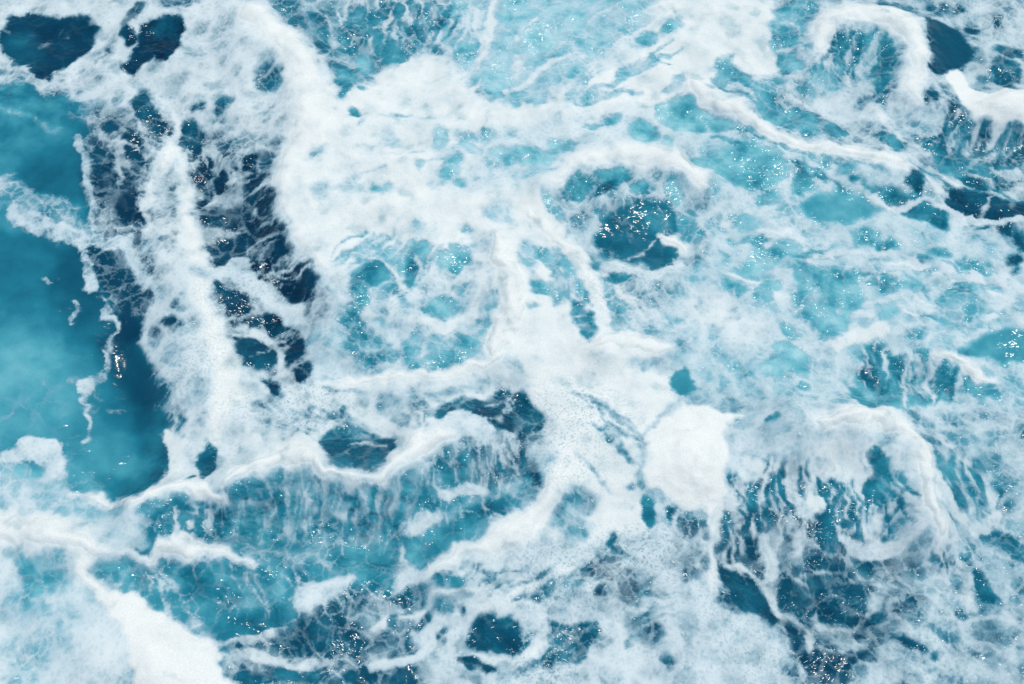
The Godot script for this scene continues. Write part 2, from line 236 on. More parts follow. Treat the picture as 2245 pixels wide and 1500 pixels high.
	["oval", 0.14, 0.67, 0.059, [3.01, -2.56, 0.449, 0.369, -2.85]],
	["oval", 0.2, 0.7, 0.046, [2.5, -2.65, 0.162, 0.102, 2.28]],
	["oval", 0.08, 0.52, 0.033, [4.02, -2.68, 0.15, 0.093, 1.77]],
	["oval", 0.3, 0.6, 0.046, [4.24, -2.48, 0.152, 0.09, 2.82]],
	["oval", 0.1, 0.55, 0.039, [3.68, -2.31, 0.164, 0.126, 2.31]],
	["oval", 0.1, 0.6, 0.051, [4.1, -1.94, 0.493, 0.266, -0.05]],
	["oval", 0.05, 0.23, 0.039, [5.07, -2.31, 0.195, 0.124, 1.48]],
	["area", 0.1, 0.44, 0.044, [4.56, -2.24, 4.73, -2.26, 5.03, -2.13, 5.36, -2.01, 5.45, -1.84, 5.36, -1.63, 5.13, -1.63, 4.93, -1.8, 4.68, -2.04]],
	["oval", 0.14, 0.44, 0.039, [5.49, -2.77, 0.303, 0.104, -2.38]],
	["oval", 0.2, 0.45, 0.052, [5.63, -2.55, 0.226, 0.12, -2.54]],
	["area", 0.05, 0.19, 0.038, [5.45, -2.19, 5.58, -2.26, 5.92, -2.23, 6.19, -2.12, 6.51, -2.05, 6.47, -1.84, 6.17, -1.73, 5.89, -1.77, 5.57, -1.87, 5.45, -2.01]],
	["band", 0.6, -1, 0.038, [6.04, -2.18, 0.026, 5.93, -1.98, 0.032, 5.81, -1.8, 0.031]],
	["band", 0.4, -1, 0.038, [6.31, -2.05, 0.019, 6.26, -1.84, 0.019]],
	["band", 0.92, -1, 0.038, [4.41, -2.15, 0.038, 4.78, -1.94, 0.038, 5.19, -2.04, 0.032, 5.51, -1.87, 0.038, 5.62, -1.78, 0.044, 6.1, -1.7, 0.044, 6.46, -1.78, 0.044]],
	["oval", 0.25, 0.68, 0.051, [3.27, -2.11, 0.174, 0.14, -0.2]],
	["oval", 0.3, 0.7, 0.05, [2.93, -1.69, 0.167, 0.112, 1.74]],
	["oval", 0.1, 0.28, 0.039, [5.86, -2.35, 0.167, 0.075, -2.68]],
	["oval", 0.2, 0.3, 0.058, [6.23, -2.35, 0.166, 0.075, -2.81]],
	["band", 0.72, -1, 0.037, [-6.16, -1.84, 0.139, -5.78, -1.66, 0.162, -5.47, -1.5, 0.136, -5.23, -1.39, 0.074, -5.02, -1.43, 0.074, -4.78, -1.48, 0.087, -4.68, -1.24, 0.073, -4.5, -0.97, 0.085, -4.23, -0.65, 0.083]],
	["area", 0.24, 0.15, 0.048, [-5.19, -1.3, -4.78, -1.36, -4.67, -1.1, -4.51, -0.87, -4.28, -0.59, -4.2, -0.43, -4.31, -0.39, -4.48, -0.4, -4.7, -0.43, -4.91, -0.7, -5.1, -1.02]],
	["oval", 0.06, 0.11, 0.047, [-4.59, -0.23, 0.192, 0.127, 1.3]],
	["oval", 0.32, 0.09, 0.054, [-4.37, -0.83, 0.199, 0.109, 1.37]],
	["oval", 0.3, 0.1, 0.053, [-4.21, -0.51, 0.105, 0.085, 1.16]],
	["band", 0.8, -1, 0.093, [-4.17, -1.62, 0.249, -4, -0.91, 0.254, -3.79, -0.38, 0.247, -3.62, 0.12, 0.322, -3.5, 0.66, 0.391, -3.49, 1.28, 0.313]],
	["band", 0.74, -1, 0.093, [-4.05, -0.66, 0.215, -4.2, -0.19, 0.209, -3.94, 0.31, 0.204]],
	["oval", 0.58, 0.2, 0.058, [-3.71, -0.25, 0.139, 0.097, 1.42]],
	["oval", 0.3, 0.15, 0.041, [-4.05, -0.24, 0.118, 0.081, -2.57]],
	["oval", 0.5, 0.15, 0.053, [-4.41, -0.55, 0.11, 0.064, 0.07]],
	["oval", 0.55, 0.15, 0.058, [-4.19, -0.14, 0.12, 0.086, 0.16]],
	["oval", 0.5, 0.3, 0.05, [-3.78, 0.87, 0.094, 0.051, 1.39]],
	["oval", 0.5, 0.15, 0.053, [-4.03, -0.47, 0.066, 0.053, 1.17]],
	["oval", 0.25, 0.35, 0.033, [-3.74, 1.08, 0.148, 0.047, 1.58]],
	["oval", 0.4, 0.3, 0.049, [-3.9, 0.99, 0.175, 0.041, 1.43]],
	["oval", 0.55, 0.4, 0.049, [-4.45, -1.41, 0.165, 0.088, 1.37]],
	["band", 0.9, -1, 0.036, [-3.82, -0.99, 0.085, -3.56, -0.97, 0.109, -3.35, -1.05, 0.133, -3.16, -0.82, 0.132, -2.93, -0.67, 0.107, -2.63, -0.41, 0.106, -2.47, -0.18, 0.093]],
	["oval", 0.08, 0.13, 0.037, [-3.81, -1.24, 0.136, 0.094, 1.34]],
	["oval", 0.18, 0.12, 0.055, [-3.49, -1.33, 0.25, 0.212, 0.31]],
	["oval", 0.2, 0.11, 0.056, [-3.26, -1.55, 0.172, 0.148, 0.32]],
	["oval", 0.2, 0.09, 0.054, [-3.06, -1.03, 0.259, 0.154, -2.45]],
	["oval", 0.2, 0.09, 0.054, [-2.69, -0.91, 0.189, 0.144, 0.12]],
	["oval", 0.2, 0.09, 0.042, [-2.7, -0.72, 0.206, 0.087, -2.81]],
	["oval", 0.35, 0.09, 0.055, [-2.91, -1.2, 0.224, 0.134, 0.05]],
	["band", 0.6, -1, 0.037, [-2.85, -1.19, 0.024, -3.02, -1.1, 0.018]],
	["band", 0.62, -1, 0.036, [-2.95, -0.97, 0.018, -2.66, -0.99, 0.018]],
	["band", 0.65, -1, 0.036, [-2.88, -0.79, 0.018, -2.6, -0.84, 0.018, -2.37, -0.92, 0.024]],
	["band", 0.6, -1, 0.036, [-2.73, -0.63, 0.018, -2.54, -0.7, 0.018]],
	["oval", 0.06, 0.15, 0.036, [-3.55, -0.7, 0.126, 0.112, 0.61]],
	["oval", 0.08, 0.15, 0.035, [-3.32, -0.54, 0.199, 0.114, -2.66]],
	["oval", 0.08, 0.13, 0.035, [-3.11, -0.36, 0.133, 0.117, 0.42]],
	["oval", 0.08, 0.12, 0.041, [-2.78, -0.29, 0.199, 0.153, -2.13]],
	["oval", 0.05, 0.2, 0.04, [-3.01, 0.13, 0.27, 0.222, -2.31]],
	["oval", 0.07, 0.1, 0.04, [-2.58, 0.06, 0.199, 0.142, 1.3]],
	["oval", 0.12, 0.12, 0.039, [-2.47, 0.43, 0.158, 0.108, 2.47]],
	["oval", 0.1, 0.14, 0.034, [-2.75, 0.59, 0.15, 0.054, -2.48]],
	["oval", 0.5, 0.15, 0.053, [-3.37, -0.31, 0.077, 0.062, 0.23]],
	["band", 0.8, -1, 0.034, [-3.29, -0.04, 0.023, -3.07, -0.17, 0.041, -2.88, -0.08, 0.046, -2.72, 0.15, 0.046, -2.63, 0.41, 0.056, -2.51, 0.6, 0.067]],
	["band", 0.7, -1, 0.034, [-3.05, 0.44, 0.017, -2.65, 0.48, 0.039]],
	["band", 0.6, -1, 0.035, [-3.49, -0.42, 0.035, -3.27, -0.34, 0.035, -2.99, -0.43, 0.029, -2.86, -0.54, 0.024]],
	["area", 0.03, 0.3, 0.027, [-3.47, 1.43, -3.42, 1.32, -3.32, 1.45, -3.3, 1.68, -3.32, 1.87, -3.45, 1.83, -3.52, 1.58]],
	["oval", 0.04, 0.3, 0.021, [-3.53, 1.85, 0.049, 0.045, 2.97]],
	["band", 0.92, -1, 0.032, [-3.96, 1.12, 0.043, -3.78, 1.38, 0.086, -3.72, 1.65, 0.074, -3.84, 1.98, 0.063]],
	["oval", 0.55, 0.3, 0.045, [-2.11, 0.61, 0.291, 0.053, -3.04]],
	["oval", 0.6, 0.35, 0.077, [-2.57, 1.09, 0.259, 0.115, 0.02]],
	["oval", 0.66, 0.3, 0.055, [-2.72, 0.8, 0.157, 0.059, 0.02]],
	["area", 0.12, 0.27, 0.037, [-2.14, 1.59, -2.14, 1.34, -2.02, 1.18, -1.84, 1.13, -1.58, 1.15, -1.34, 1.36, -1.21, 1.59, -1.26, 1.75, -1.44, 1.85, -1.65, 1.86, -1.86, 1.84, -2.05, 1.78]],
	["band", 0.35, -1, 0.032, [-1.88, 1.44, 0.016, -1.77, 1.57, 0.021, -1.73, 1.74, 0.016]],
	["oval", 0.35, 0.35, 0.043, [-1.7, 1.22, 0.208, 0.068, -2.98]],
	["band", 0.8, -1, 0.032, [-1.84, 1.38, 0.011, -1.64, 1.35, 0.016, -1.43, 1.43, 0.021]],
	["oval", 0.1, 0.47, 0.036, [-1.67, -0.94, 0.209, 0.176, 2.17]],
	["oval", 0.22, 0.6, 0.054, [-1.85, -0.8, 0.125, 0.099, 1.41]],
	["oval", 0.18, 0.6, 0.041, [-1.85, -0.54, 0.149, 0.124, -2.02]],
	["oval", 0.12, 0.45, 0.036, [-1.23, -0.95, 0.198, 0.072, 1.53]],
	["oval", 0.25, 0.48, 0.054, [-1.42, -1.01, 0.099, 0.072, 1.47]],
	["oval", 0.2, 0.8, 0.043, [-1.1, -1.28, 0.101, 0.095, 1.29]],
	["oval", 0.36, 0.58, 0.053, [-1.5, -0.63, 0.165, 0.129, 0.08]],
	["oval", 0.3, 0.5, 0.054, [-1.39, -0.79, 0.079, 0.066, 1.42]],
	["oval", 0.16, 0.74, 0.037, [-0.71, -1.15, 0.206, 0.153, 2.94]],
	["oval", 0.25, 0.7, 0.031, [-0.66, -1.34, 0.113, 0.053, -2.91]],
	["oval", 0.3, 0.65, 0.041, [-1.58, -0.3, 0.098, 0.076, 0.08]],
	["oval", 0.26, 0.68, 0.047, [-0.86, -0.5, 0.22, 0.184, 2.7]],
	["oval", 0.48, 0.7, 0.054, [-0.55, -0.82, 0.1, 0.058, 2.8]],
	["oval", 0.3, 0.6, 0.053, [-1.88, -0.28, 0.128, 0.117, 1.14]],
	["oval", 0.34, 0.48, 0.046, [-1.83, 0.04, 0.211, 0.149, 1.45]],
	["oval", 0.38, 0.55, 0.052, [-1.55, 0.05, 0.136, 0.101, 1.45]],
	["oval", 0.36, 0.65, 0.052, [-1.19, 0.12, 0.274, 0.145, 1.65]],
	["oval", 0.3, 0.55, 0.053, [-1.3, -0.53, 0.051, 0.044, 1.42]],
	["oval", 0.45, 0.7, 0.046, [-0.86, 0.03, 0.145, 0.118, -2.51]],
	["oval", 0.4, 0.52, 0.051, [-1.53, 0.25, 0.138, 0.085, 0.03]],
	["area", 0.33, 0.65, 0.051, [-1.33, 0.49, -1.15, 0.31, -0.66, 0.06, -0.34, -0.27, -0.27, -0.07, -0.31, 0.15, -0.65, 0.34, -0.96, 0.45]],
	["oval", 0.22, 0.6, 0.035, [-0.23, -0.35, 0.175, 0.061, 1.85]],
	["oval", 0.18, 0.6, 0.024, [-0.17, -0.63, 0.077, 0.033, 1.7]],
	["band", 0.85, -1, 0.036, [-1.8, -1.2, 0.024, -1.4, -1.02, 0.024, -1.33, -0.76, 0.03, -1.48, -0.31, 0.035, -1.75, -0.37, 0.035]],
	["band", 0.9, -1, 0.035, [-1.21, -0.31, 0.058, -0.82, -0.19, 0.07, -0.5, -0.37, 0.07, -0.34, -0.62, 0.059, -0.35, -1.2, 0.073]],
	["band", 0.8, -1, 0.036, [-1.15, -0.31, 0.053, -1.19, -0.57, 0.053, -1.06, -0.82, 0.06, -0.73, -0.89, 0.072, -0.4, -1.01, 0.085]],
	["oval", 0.5, 0.82, 0.055, [0.18, -1.2, 0.228, 0.134, 1.58]],
	["oval", 0.24, 0.68, 0.042, [0.35, -0.79, 0.155, 0.11, -2.89]],
	["oval", 0.3, 0.65, 0.053, [0.23, -0.49, 0.076, 0.045, 0]],
	["oval", 0.55, 0.7, 0.054, [0.51, -0.7, 0.088, 0.078, -0.06]],
	["area", 0.2, 0.46, 0.041, [0.72, -0.58, 0.83, -0.54, 1, -0.3, 1.04, -0.08, 0.89, 0.08, 0.76, -0.03, 0.72, -0.31]],
	["band", 0.6, -1, 0.035, [0.76, -0.37, 0.018, 0.91, -0.34, 0.018]],
	["band", 0.6, -1, 0.035, [0.77, -0.17, 0.017, 0.96, -0.2, 0.017]],
	["band", 0.5, 0.2, 0.035, [0.89, 0.05, 0.017, 1.08, 0.03, 0.017]],
	["band", 0.92, -1, 0.036, [1.16, -1.11, 0.049, 1.54, -0.93, 0.072, 1.76, -0.93, 0.06, 1.99, -1.13, 0.049, 2.11, -1.27, 0.037]],
	["oval", 0.3, 0.44, 0.036, [0.99, -1.11, 0.122, 0.073, -0.02]],
	["oval", 0.2, 0.44, 0.024, [0.99, -0.93, 0.066, 0.046, -2.91]],
	["oval", 0.12, 0.48, 0.03, [1.26, -0.89, 0.165, 0.059, -2.97]],
	["oval", 0.04, 0.28, 0.024, [1.92, -1.03, 0.177, 0.031, 2.64]],
	["oval", 0.4, 0.55, 0.053, [1.22, -0.6, 0.078, 0.075, 2.25]],
	["oval", 0.45, 0.6, 0.053, [1.32, -0.43, 0.098, 0.089, -0.2]],
	["band", 1, -1, 0.037, [1.88, -1.58, 0.05, 2.02, -1.47, 0.062, 2.12, -1.35, 0.049]],
	["area", 0.02, 0.48, 0.028, [1.8, 0.53, 1.89, 0.41, 2.02, 0.39, 2.14, 0.53, 2.12, 0.65, 1.97, 0.74, 1.83, 0.69]],
	["oval", 0.5, 0.5, 0.051, [1.48, 0.32, 0.096, 0.042, -0.01]],
	["oval", 0.62, 0.65, 0.081, [1.71, -0.16, 0.214, 0.088, -2.94]],
	["oval", 0.62, 0.6, 0.08, [2.07, 0.08, 0.16, 0.124, -2.67]],
	["area", 0.22, 0.28, 0.044, [-0.91, 1.06, -0.84, 0.92, -0.63, 0.83, -0.33, 0.75, -0.12, 0.63, 0.14, 0.67, 0.22, 0.81, 0.33, 0.94, 0.31, 1.13, 0.14, 1.27, -0.01, 1.23, -0.19, 1.34, -0.32, 1.12, -0.48, 1, -0.7, 1.02, -0.8, 1.13]],
	["oval", 0.04, 0.2, 0.038, [-0.21, 1.03, 0.252, 0.138, -2.83]],
	["oval", 0.04, 0.18, 0.05, [0.12, 0.75, 0.094, 0.084, 1.59]],
	["oval", 0.12, 0.3, 0.049, [-0.81, 1.02, 0.084, 0.081, 0.45]],
	["band", 0.9, -1, 0.033, [-0.05, 0.8, 0.044, -0.08, 0.94, 0.033]],
	["band", 0.6, -1, 0.033, [-0.24, 1.16, 0.011, -0.14, 1.07, 0.011, -0.08, 0.94, 0.011]],
	["band", 0.55, -1, 0.033, [-0.4, 0.96, 0.011, -0.22, 0.84, 0.011, 0.04, 0.76, 0.011]],
	["oval", 0.36, 0.22, 0.054, [0.11, 1.33, 0.214, 0.185, 2.3]],
	["oval", 0.7, 0.4, 0.043, [-0.04, 1.26, 0.115, 0.079, 2.7]],
	["oval", 0.75, 0.4, 0.054, [-0.47, 1.28, 0.206, 0.143, 0.02]],
	["oval", 0.42, 0.33, 0.096, [-0.21, 1.56, 0.407, 0.279, 0.01]],
	["oval", 0.3, 0.2, 0.042, [0.19, 1.73, 0.214, 0.073, 1.02]],
	["oval", 0.66, 0.55, 0.044, [-1.31, 0.81, 0.208, 0.059, 2.98]],
	["oval", 0.6, 0.5, 0.05, [-1.25, 0.91, 0.073, 0.047, 0.03]],
	["oval", 0.55, 0.4, 0.044, [-1.66, 1.1, 0.157, 0.045, -2.94]],
	["oval", 0.62, 0.5, 0.056, [-0.54, 0.62, 0.316, 0.059, 2.9]],
	["oval", 0.7, 0.55, 0.056, [-1.16, 0.69, 0.418, 0.059, 3.02]],
	["oval", 0.18, 0.73, 0.043, [3.03, -1.16, 0.177, 0.153, 1.98]],
	["oval", 0.24, 0.72, 0.042, [2.86, -0.98, 0.153, 0.087, -2.82]],
	["oval", 0.22, 0.7, 0.042, [3.13, -0.77, 0.152, 0.086, 2.7]],
	["oval", 0.28, 0.7, 0.048, [2.68, -0.7, 0.132, 0.118, 2.05]],
	["oval", 0.28, 0.73, 0.049, [3.4, -1.36, 0.138, 0.124, -2.8]],
	["oval", 0.34, 0.7, 0.05, [2.23, -1.5, 0.143, 0.083, 2.64]],
	["oval", 0.28, 0.72, 0.042, [3.01, -0.63, 0.12, 0.106, 1.65]],
	["oval", 0.34, 0.65, 0.053, [2.42, -0.43, 0.066, 0.051, -0.12]],
	["oval", 0.4, 0.7, 0.052, [2.35, -0.06, 0.093, 0.051, 2.5]],
	["area", 0.2, 0.68, 0.047, [3.44, -1.06, 3.65, -1.06, 4.08, -0.96, 4.22, -0.99, 4.2, -0.83, 4.26, -0.63, 4.12, -0.44, 3.98, -0.19, 3.8, -0.03, 3.64, -0.06, 3.51, -0.31, 3.35, -0.38, 3.41, -0.7]],
	["band", 0.5, -1, 0.036, [3.42, -0.54, 0.024, 3.65, -0.63, 0.018, 3.72, -0.96, 0.012]],
	["band", 0.55, -1, 0.035, [3.91, -0.7, 0.018, 3.95, -0.38, 0.023]],
	["oval", 0.5, 0.7, 0.053, [3.43, -0.38, 0.112, 0.098, -0.48]],
	["area", 0.18, 0.76, 0.046, [3.04, 0.06, 3.26, -0.06, 3.46, 0.1, 3.41, 0.46, 3.04, 0.46, 2.87, 0.38, 3.08, 0.19]],
	["oval", 0.3, 0.7, 0.047, [3.25, -0.19, 0.138, 0.089, -2.97]],
	["oval", 0.22, 0.68, 0.036, [4.5, -0.79, 0.093, 0.08, -0.62]],
	["oval", 0.24, 0.68, 0.036, [4.61, -0.72, 0.161, 0.043, 2.89]],
	["oval", 0.32, 0.7, 0.047, [4.47, -0.43, 0.152, 0.109, 2.27]],
	["oval", 0.4, 0.7, 0.094, [5.37, -0.44, 0.275, 0.176, -0.13]],
	["area", 0.07, 0.55, 0.052, [5.19, 0.12, 5.52, -0.05, 5.81, -0.19, 6.13, -0.16, 6.05, 0.25, 5.73, 0.26, 5.47, 0.21, 5.23, 0.23]],
	["oval", 0.3, 0.65, 0.041, [5.55, -0.22, 0.207, 0.053, 2.84]],
	["oval", 0.42, 0.7, 0.058, [5.13, -0.16, 0.153, 0.08, 2.68]],
	["oval", 0.32, 0.6, 0.056, [4.38, -1.49, 0.204, 0.122, -0.08]],
	["oval", 0.2, 0.55, 0.043, [4.61, -1.38, 0.137, 0.09, -2.98]],
	["oval", 0.3, 0.52, 0.049, [5.24, -1.29, 0.14, 0.091, -2.84]],
	["oval", 0.05, 0.2, 0.037, [6.14, -1.6, 0.127, 0.088, -0.19]],
	["oval", 0.05, 0.25, 0.037, [6.13, -1.18, 0.1, 0.079, 2.16]],
	["oval", 0.06, 0.22, 0.056, [6.28, -1.46, 0.139, 0.06, 1.81]],
	["oval", 0.3, 0.6, 0.055, [3.78, -1.39, 0.057, 0.04, -0.13]],
	["oval", 0.4, 0.6, 0.055, [4.47, -1.15, 0.123, 0.033, -0.01]],
	["oval", 0.36, 0.55, 0.055, [5.04, -1.14, 0.075, 0.055, -2.54]],
	["oval", 0.1, 0.22, 0.055, [6.15, -1.02, 0.056, 0.042, 2.07]],
	["oval", 0.05, 0.2, 0.056, [5.3, -1.63, 0.091, 0.048, -0.07]],
	["oval", 0.06, 0.25, 0.056, [5.86, -1.63, 0.08, 0.041, -0.07]],
	["band", 0.95, -1, 0.035, [3.7, 0.09, 0.046, 3.81, 0.11, 0.046, 3.91, 0, 0.046, 4.08, -0.11, 0.104, 4.32, -0.13, 0.104]],
	["oval", 0.45, 0.65, 0.051, [3.67, 0.29, 0.11, 0.042, 1.72]],
	["oval", 0.9, 0.8, 0.176, [2.37, -0.38, 0.324, 0.255, -2.66]],
	["oval", 0.88, 0.8, 0.116, [2.79, -0.19, 0.266, 0.165, -2.96]],
	["area", 0.24, 0.6, 0.045, [4.1, 0.12, 4.17, 0.03, 4.38, 0.03, 4.47, 0.18, 4.9, 0.12, 4.93, 0.3, 4.77, 0.81, 4.51, 0.96, 4.22, 1.02, 4.07, 1.02, 3.91, 0.91, 3.9, 0.67, 3.96, 0.48, 4.09, 0.31]],
	["oval", 0.07, 0.33, 0.045, [4.15, 0.45, 0.159, 0.114, 1.86]],
	["oval", 0.04, 0.48, 0.033, [3.93, 0.79, 0.137, 0.073, 1.28]],
	["oval", 0.12, 0.55, 0.052, [4.32, 0.12, 0.13, 0.097, -0.19]],
	["oval", 0.26, 0.6, 0.045, [5.02, 0.49, 0.263, 0.158, 1.71]],
	["oval", 0.26, 0.6, 0.045, [5.35, 0.58, 0.208, 0.141, 1.64]],
	["oval", 0.18, 0.52, 0.039, [5.54, 0.67, 0.13, 0.1, -2.8]],
	["oval", 0.5, 0.65, 0.089, [5.73, 0.67, 0.244, 0.152, 1.89]],
	["oval", 0.3, 0.55, 0.052, [4.77, -0.1, 0.119, 0.074, -0.1]],
	["band", 0.9, -1, 0.034, [4.89, 0.3, 0.028, 4.8, 0.61, 0.028, 4.79, 0.84, 0.033]],
	["band", 0.75, -1, 0.034, [4.56, 0.3, 0.028, 4.51, 0.64, 0.034, 4.46, 0.93, 0.033]],
	["band", 0.6, -1, 0.034, [4.7, 0.06, 0.023, 4.86, 0.04, 0.023]],
	["oval", 0.1, 0.6, 0.028, [3.35, 0.65, 0.062, 0.055, 2.26]],
	["oval", 0.12, 0.45, 0.027, [2.92, 1.08, 0.065, 0.046, 2.08]],
	["oval", 0.25, 0.6, 0.051, [2.53, 0.34, 0.064, 0.036, -0.04]],
	["oval", 0.4, 0.65, 0.051, [2.66, 0.4, 0.117, 0.06, -0.03]],
	["band", 0.72, -1, 0.032, [-5.59, 1.5, 0.075, -5.4, 1.42, 0.118, -5.23, 1.44, 0.139, -5.07, 1.66, 0.106, -5.07, 1.85, 0.084]],
	["oval", 0.38, 0.75, 0.074, [-5.47, 1.77, 0.187, 0.139, 0.27]],
	["oval", 0.22, 0.55, 0.074, [-4.78, 1.8, 0.258, 0.167, 1.28]],
	["oval", 0.4, 0.7, 0.048, [-5.53, 1.61, 0.102, 0.055, 0.08]],
	["area", 0.13, 0.4, 0.036, [-3.82, 2.25, -3.64, 2.14, -3.26, 2.14, -3.08, 2.22, -3.08, 2.3, -3.4, 2.36, -3.77, 2.36]],
	["oval", 0.6, 0.75, 0.093, [-4.59, 2.09, 0.465, 0.145, -2.94]],
	["oval", 0.45, 0.7, 0.052, [-4.57, 2.15, 0.155, 0.072, -2.91]],
	["band", 0.6, -1, 0.031, [-3.68, 2.26, 0.015, -3.68, 2.35, 0.015]],
	["band", 0.55, -1, 0.031, [-3.54, 2.24, 0.01, -3.22, 2.19, 0.01]],
	["area", 0.1, 0.42, 0.03, [-4.05, 2.65, -3.84, 2.58, -3.57, 2.46, -3.49, 2.5, -3.64, 2.63, -3.83, 2.69]],
	["area", 0.28, 0.43, 0.046, [-3.49, 2.35, -3.17, 2.3, -2.78, 2.42, -2.69, 2.69, -2.87, 2.71, -3.07, 2.62, -3.32, 2.54]],
	["band", 0.85, -1, 0.031, [-3.47, 2.34, 0.031, -3.44, 2.52, 0.051]],
	["band", 0.6, -1, 0.031, [-2.89, 2.11, 0.031, -2.75, 2.18, 0.041, -2.5, 2.3, 0.041, -2.29, 2.5, 0.04]],
	["band", 0.6, -1, 0.031, [-3.77, 2.43, 0.046, -3.53, 2.39, 0.041]],
	["area", 0.18, 0.58, 0.06, [-5.26, 2.64, -4.95, 2.67, -4.71, 2.72, -4.68, 2.92, -4.78, 3.13, -5.09, 3.08, -5.23, 2.87]],
	["oval", 0.5, 0.66, 0.088, [-4.44, 3.17, 0.223, 0.147, 0.13]],
	["oval", 0.2, 0.5, 0.044, [-4.83, 3.16, 0.078, 0.049, 0.12]],
	["oval", 0.66, 0.75, 0.191, [-4.65, 3.54, 0.58, 0.426, 0.22]],
	["oval", 0.55, 0.72, 0.122, [-5.19, 3.22, 0.254, 0.14, 1.29]],
	["oval", 0.55, 0.7, 0.117, [-4.94, 3.94, 0.194, 0.135, 1.19]],
	["oval", 0.08, 0.36, 0.067, [-2.76, 3.42, 0.419, 0.119, 2.93]],
	["oval", 0.1, 0.4, 0.123, [-3.24, 3.02, 0.303, 0.144, -2.76]],
	["band", 0.5, -1, 0.03, [-4.37, 2.83, 0.01, -4.24, 2.94, 0.025, -4.15, 3.04, 0.029]],
	["band", 0.4, -1, 0.03, [-4.11, 2.8, 0.02, -3.97, 2.86, 0.02, -4.02, 2.99, 0.02]],
	["oval", 0.55, 0.55, 0.039, [-3.28, 3.37, 0.084, 0.07, 1.77]],
	["area", 0.2, 0.24, 0.048, [-2.52, 3.57, -2.28, 3.42, -1.77, 3.31, -1.53, 3.54, -1.71, 3.71, -2.23, 3.71]],
	["oval", 0.18, 0.3, 0.028, [-2.74, 3.67, 0.196, 0.034, 3.07]],
	["band", 0.8, -1, 0.029, [-3.1, 3.63, 0.038, -2.79, 3.58, 0.033, -2.54, 3.5, 0.057]],
	["band", 0.78, -1, 0.028, [-2.91, 3.72, 0.057, -2.64, 3.72, 0.071, -2.27, 3.83, 0.047, -1.85, 3.8, 0.047]],
	["oval", 0.08, 0.33, 0.037, [-2.25, 3.96, 0.326, 0.065, 0]],
	["oval", 0.08, 0.3, 0.047, [-2.68, 3.99, 0.14, 0.093, 0.08]],
	["oval", 0.92, 0.6, 0.042, [-0.55, 1.92, 0.211, 0.065, 2.99]],
	["oval", 0.85, 0.6, 0.051, [-0.98, 2.27, 0.198, 0.085, 2.61]],
	["oval", 0.8, 0.6, 0.051, [-1.75, 2.18, 0.128, 0.064, 2.96]],
	["oval", 0.75, 0.6, 0.047, [-1.35, 2.11, 0.1, 0.043, 0.01]],
	["area", 0.14, 0.5, 0.04, [-1.2, 2.52, -0.85, 2.36, -0.55, 2.31, -0.31, 2.27, -0.2, 2.22, -0.35, 2.54, -0.67, 2.54, -0.88, 2.64, -0.98, 2.82, -1.13, 2.75]],
	["area", 0.2, 0.5, 0.045, [-1.84, 2.5, -1.3, 2.51, -1.23, 2.74, -1.32, 2.88, -1.65, 2.86, -1.81, 2.76]],
	["oval", 0.18, 0.4, 0.052, [-0.14, 2.12, 0.252, 0.127, 2.66]],
	["oval", 0.25, 0.45, 0.047, [-0.61, 2.08, 0.15, 0.064, 0]],
	["band", 0.7, -1, 0.031, [-0.36, 1.92, 0.016, -0.26, 2.16, 0.015, -0.16, 2.28, 0.021]],
	["band", 0.8, -1, 0.03, [-1.21, 2.49, 0.02, -1.19, 2.74, 0.03, -1.1, 2.85, 0.04]],
	["band", 0.6, -1, 0.031, [-0.16, 1.66, 0.021, 0.04, 1.95, 0.021, 0.14, 2.02, 0.021]],
	["oval", 0.44, 0.48, 0.052, [0.76, 2.04, 0.17, 0.14, -0.06]],
	["oval", 0.5, 0.52, 0.061, [0.67, 2.31, 0.208, 0.137, -0.02]],
	["oval", 0.3, 0.42, 0.052, [0.53, 2.17, 0.16, 0.08, 1.9]],
	["oval", 0.18, 0.28, 0.03, [1.09, 2.53, 0.144, 0.065, 1.38]],
	["oval", 0.5, 0.13, 0.069, [1.06, 2.87, 0.231, 0.133, -2.77]],
	["oval", 0.3, 0.18, 0.034, [0.95, 3.08, 0.078, 0.064, 2.77]],
	["oval", 0.5, 0.15, 0.059, [1.2, 3.02, 0.171, 0.125, 1.67]],
	["oval", 0.58, 0.45, 0.059, [0.57, 3.04, 0.211, 0.13, -2.96]],
	["oval", 0.36, 0.45, 0.039, [0.61, 2.97, 0.125, 0.045, -3.05]],
	["oval", 0.04, 0.4, 0.026, [1.46, 2.17, 0.155, 0.084, 1.65]],
	["oval", 0.08, 0.33, 0.026, [1.73, 2.17, 0.069, 0.054, -2.76]],
	["oval", 0.3, 0.4, 0.026, [1.29, 1.9, 0.056, 0.054, -0.61]],
	["oval", 0.7, 0.3, 0.101, [1.55, 2.56, 0.296, 0.258, -0.18]],
	["oval", 0.6, 0.2, 0.061, [1.76, 2.45, 0.148, 0.073, -0.02]],
	["oval", 0.24, 0.48, 0.035, [-0.66, 2.99, 0.154, 0.076, 2.87]],
	["oval", 0.32, 0.33, 0.044, [-1.04, 3.11, 0.2, 0.11, 2.78]],
	["oval", 0.28, 0.38, 0.034, [-0.7, 3.24, 0.119, 0.094, 2.98]],
	["oval", 0.28, 0.33, 0.034, [-1.25, 3.38, 0.115, 0.058, 1.94]],
	["oval", 0.3, 0.33, 0.029, [-0.92, 3.4, 0.124, 0.043, 1.96]],
	["oval", 0.28, 0.25, 0.029, [-0.72, 3.48, 0.061, 0.049, 2.59]],
	["oval", 0.22, 0.3, 0.024, [-0.54, 3.32, 0.059, 0.038, 1.54]],
	["oval", 0.22, 0.28, 0.024, [-1.11, 3.55, 0.077, 0.038, 1.52]],
	["oval", 0.45, 0.38, 0.044, [-1.62, 3.14, 0.096, 0.079, 0.13]],
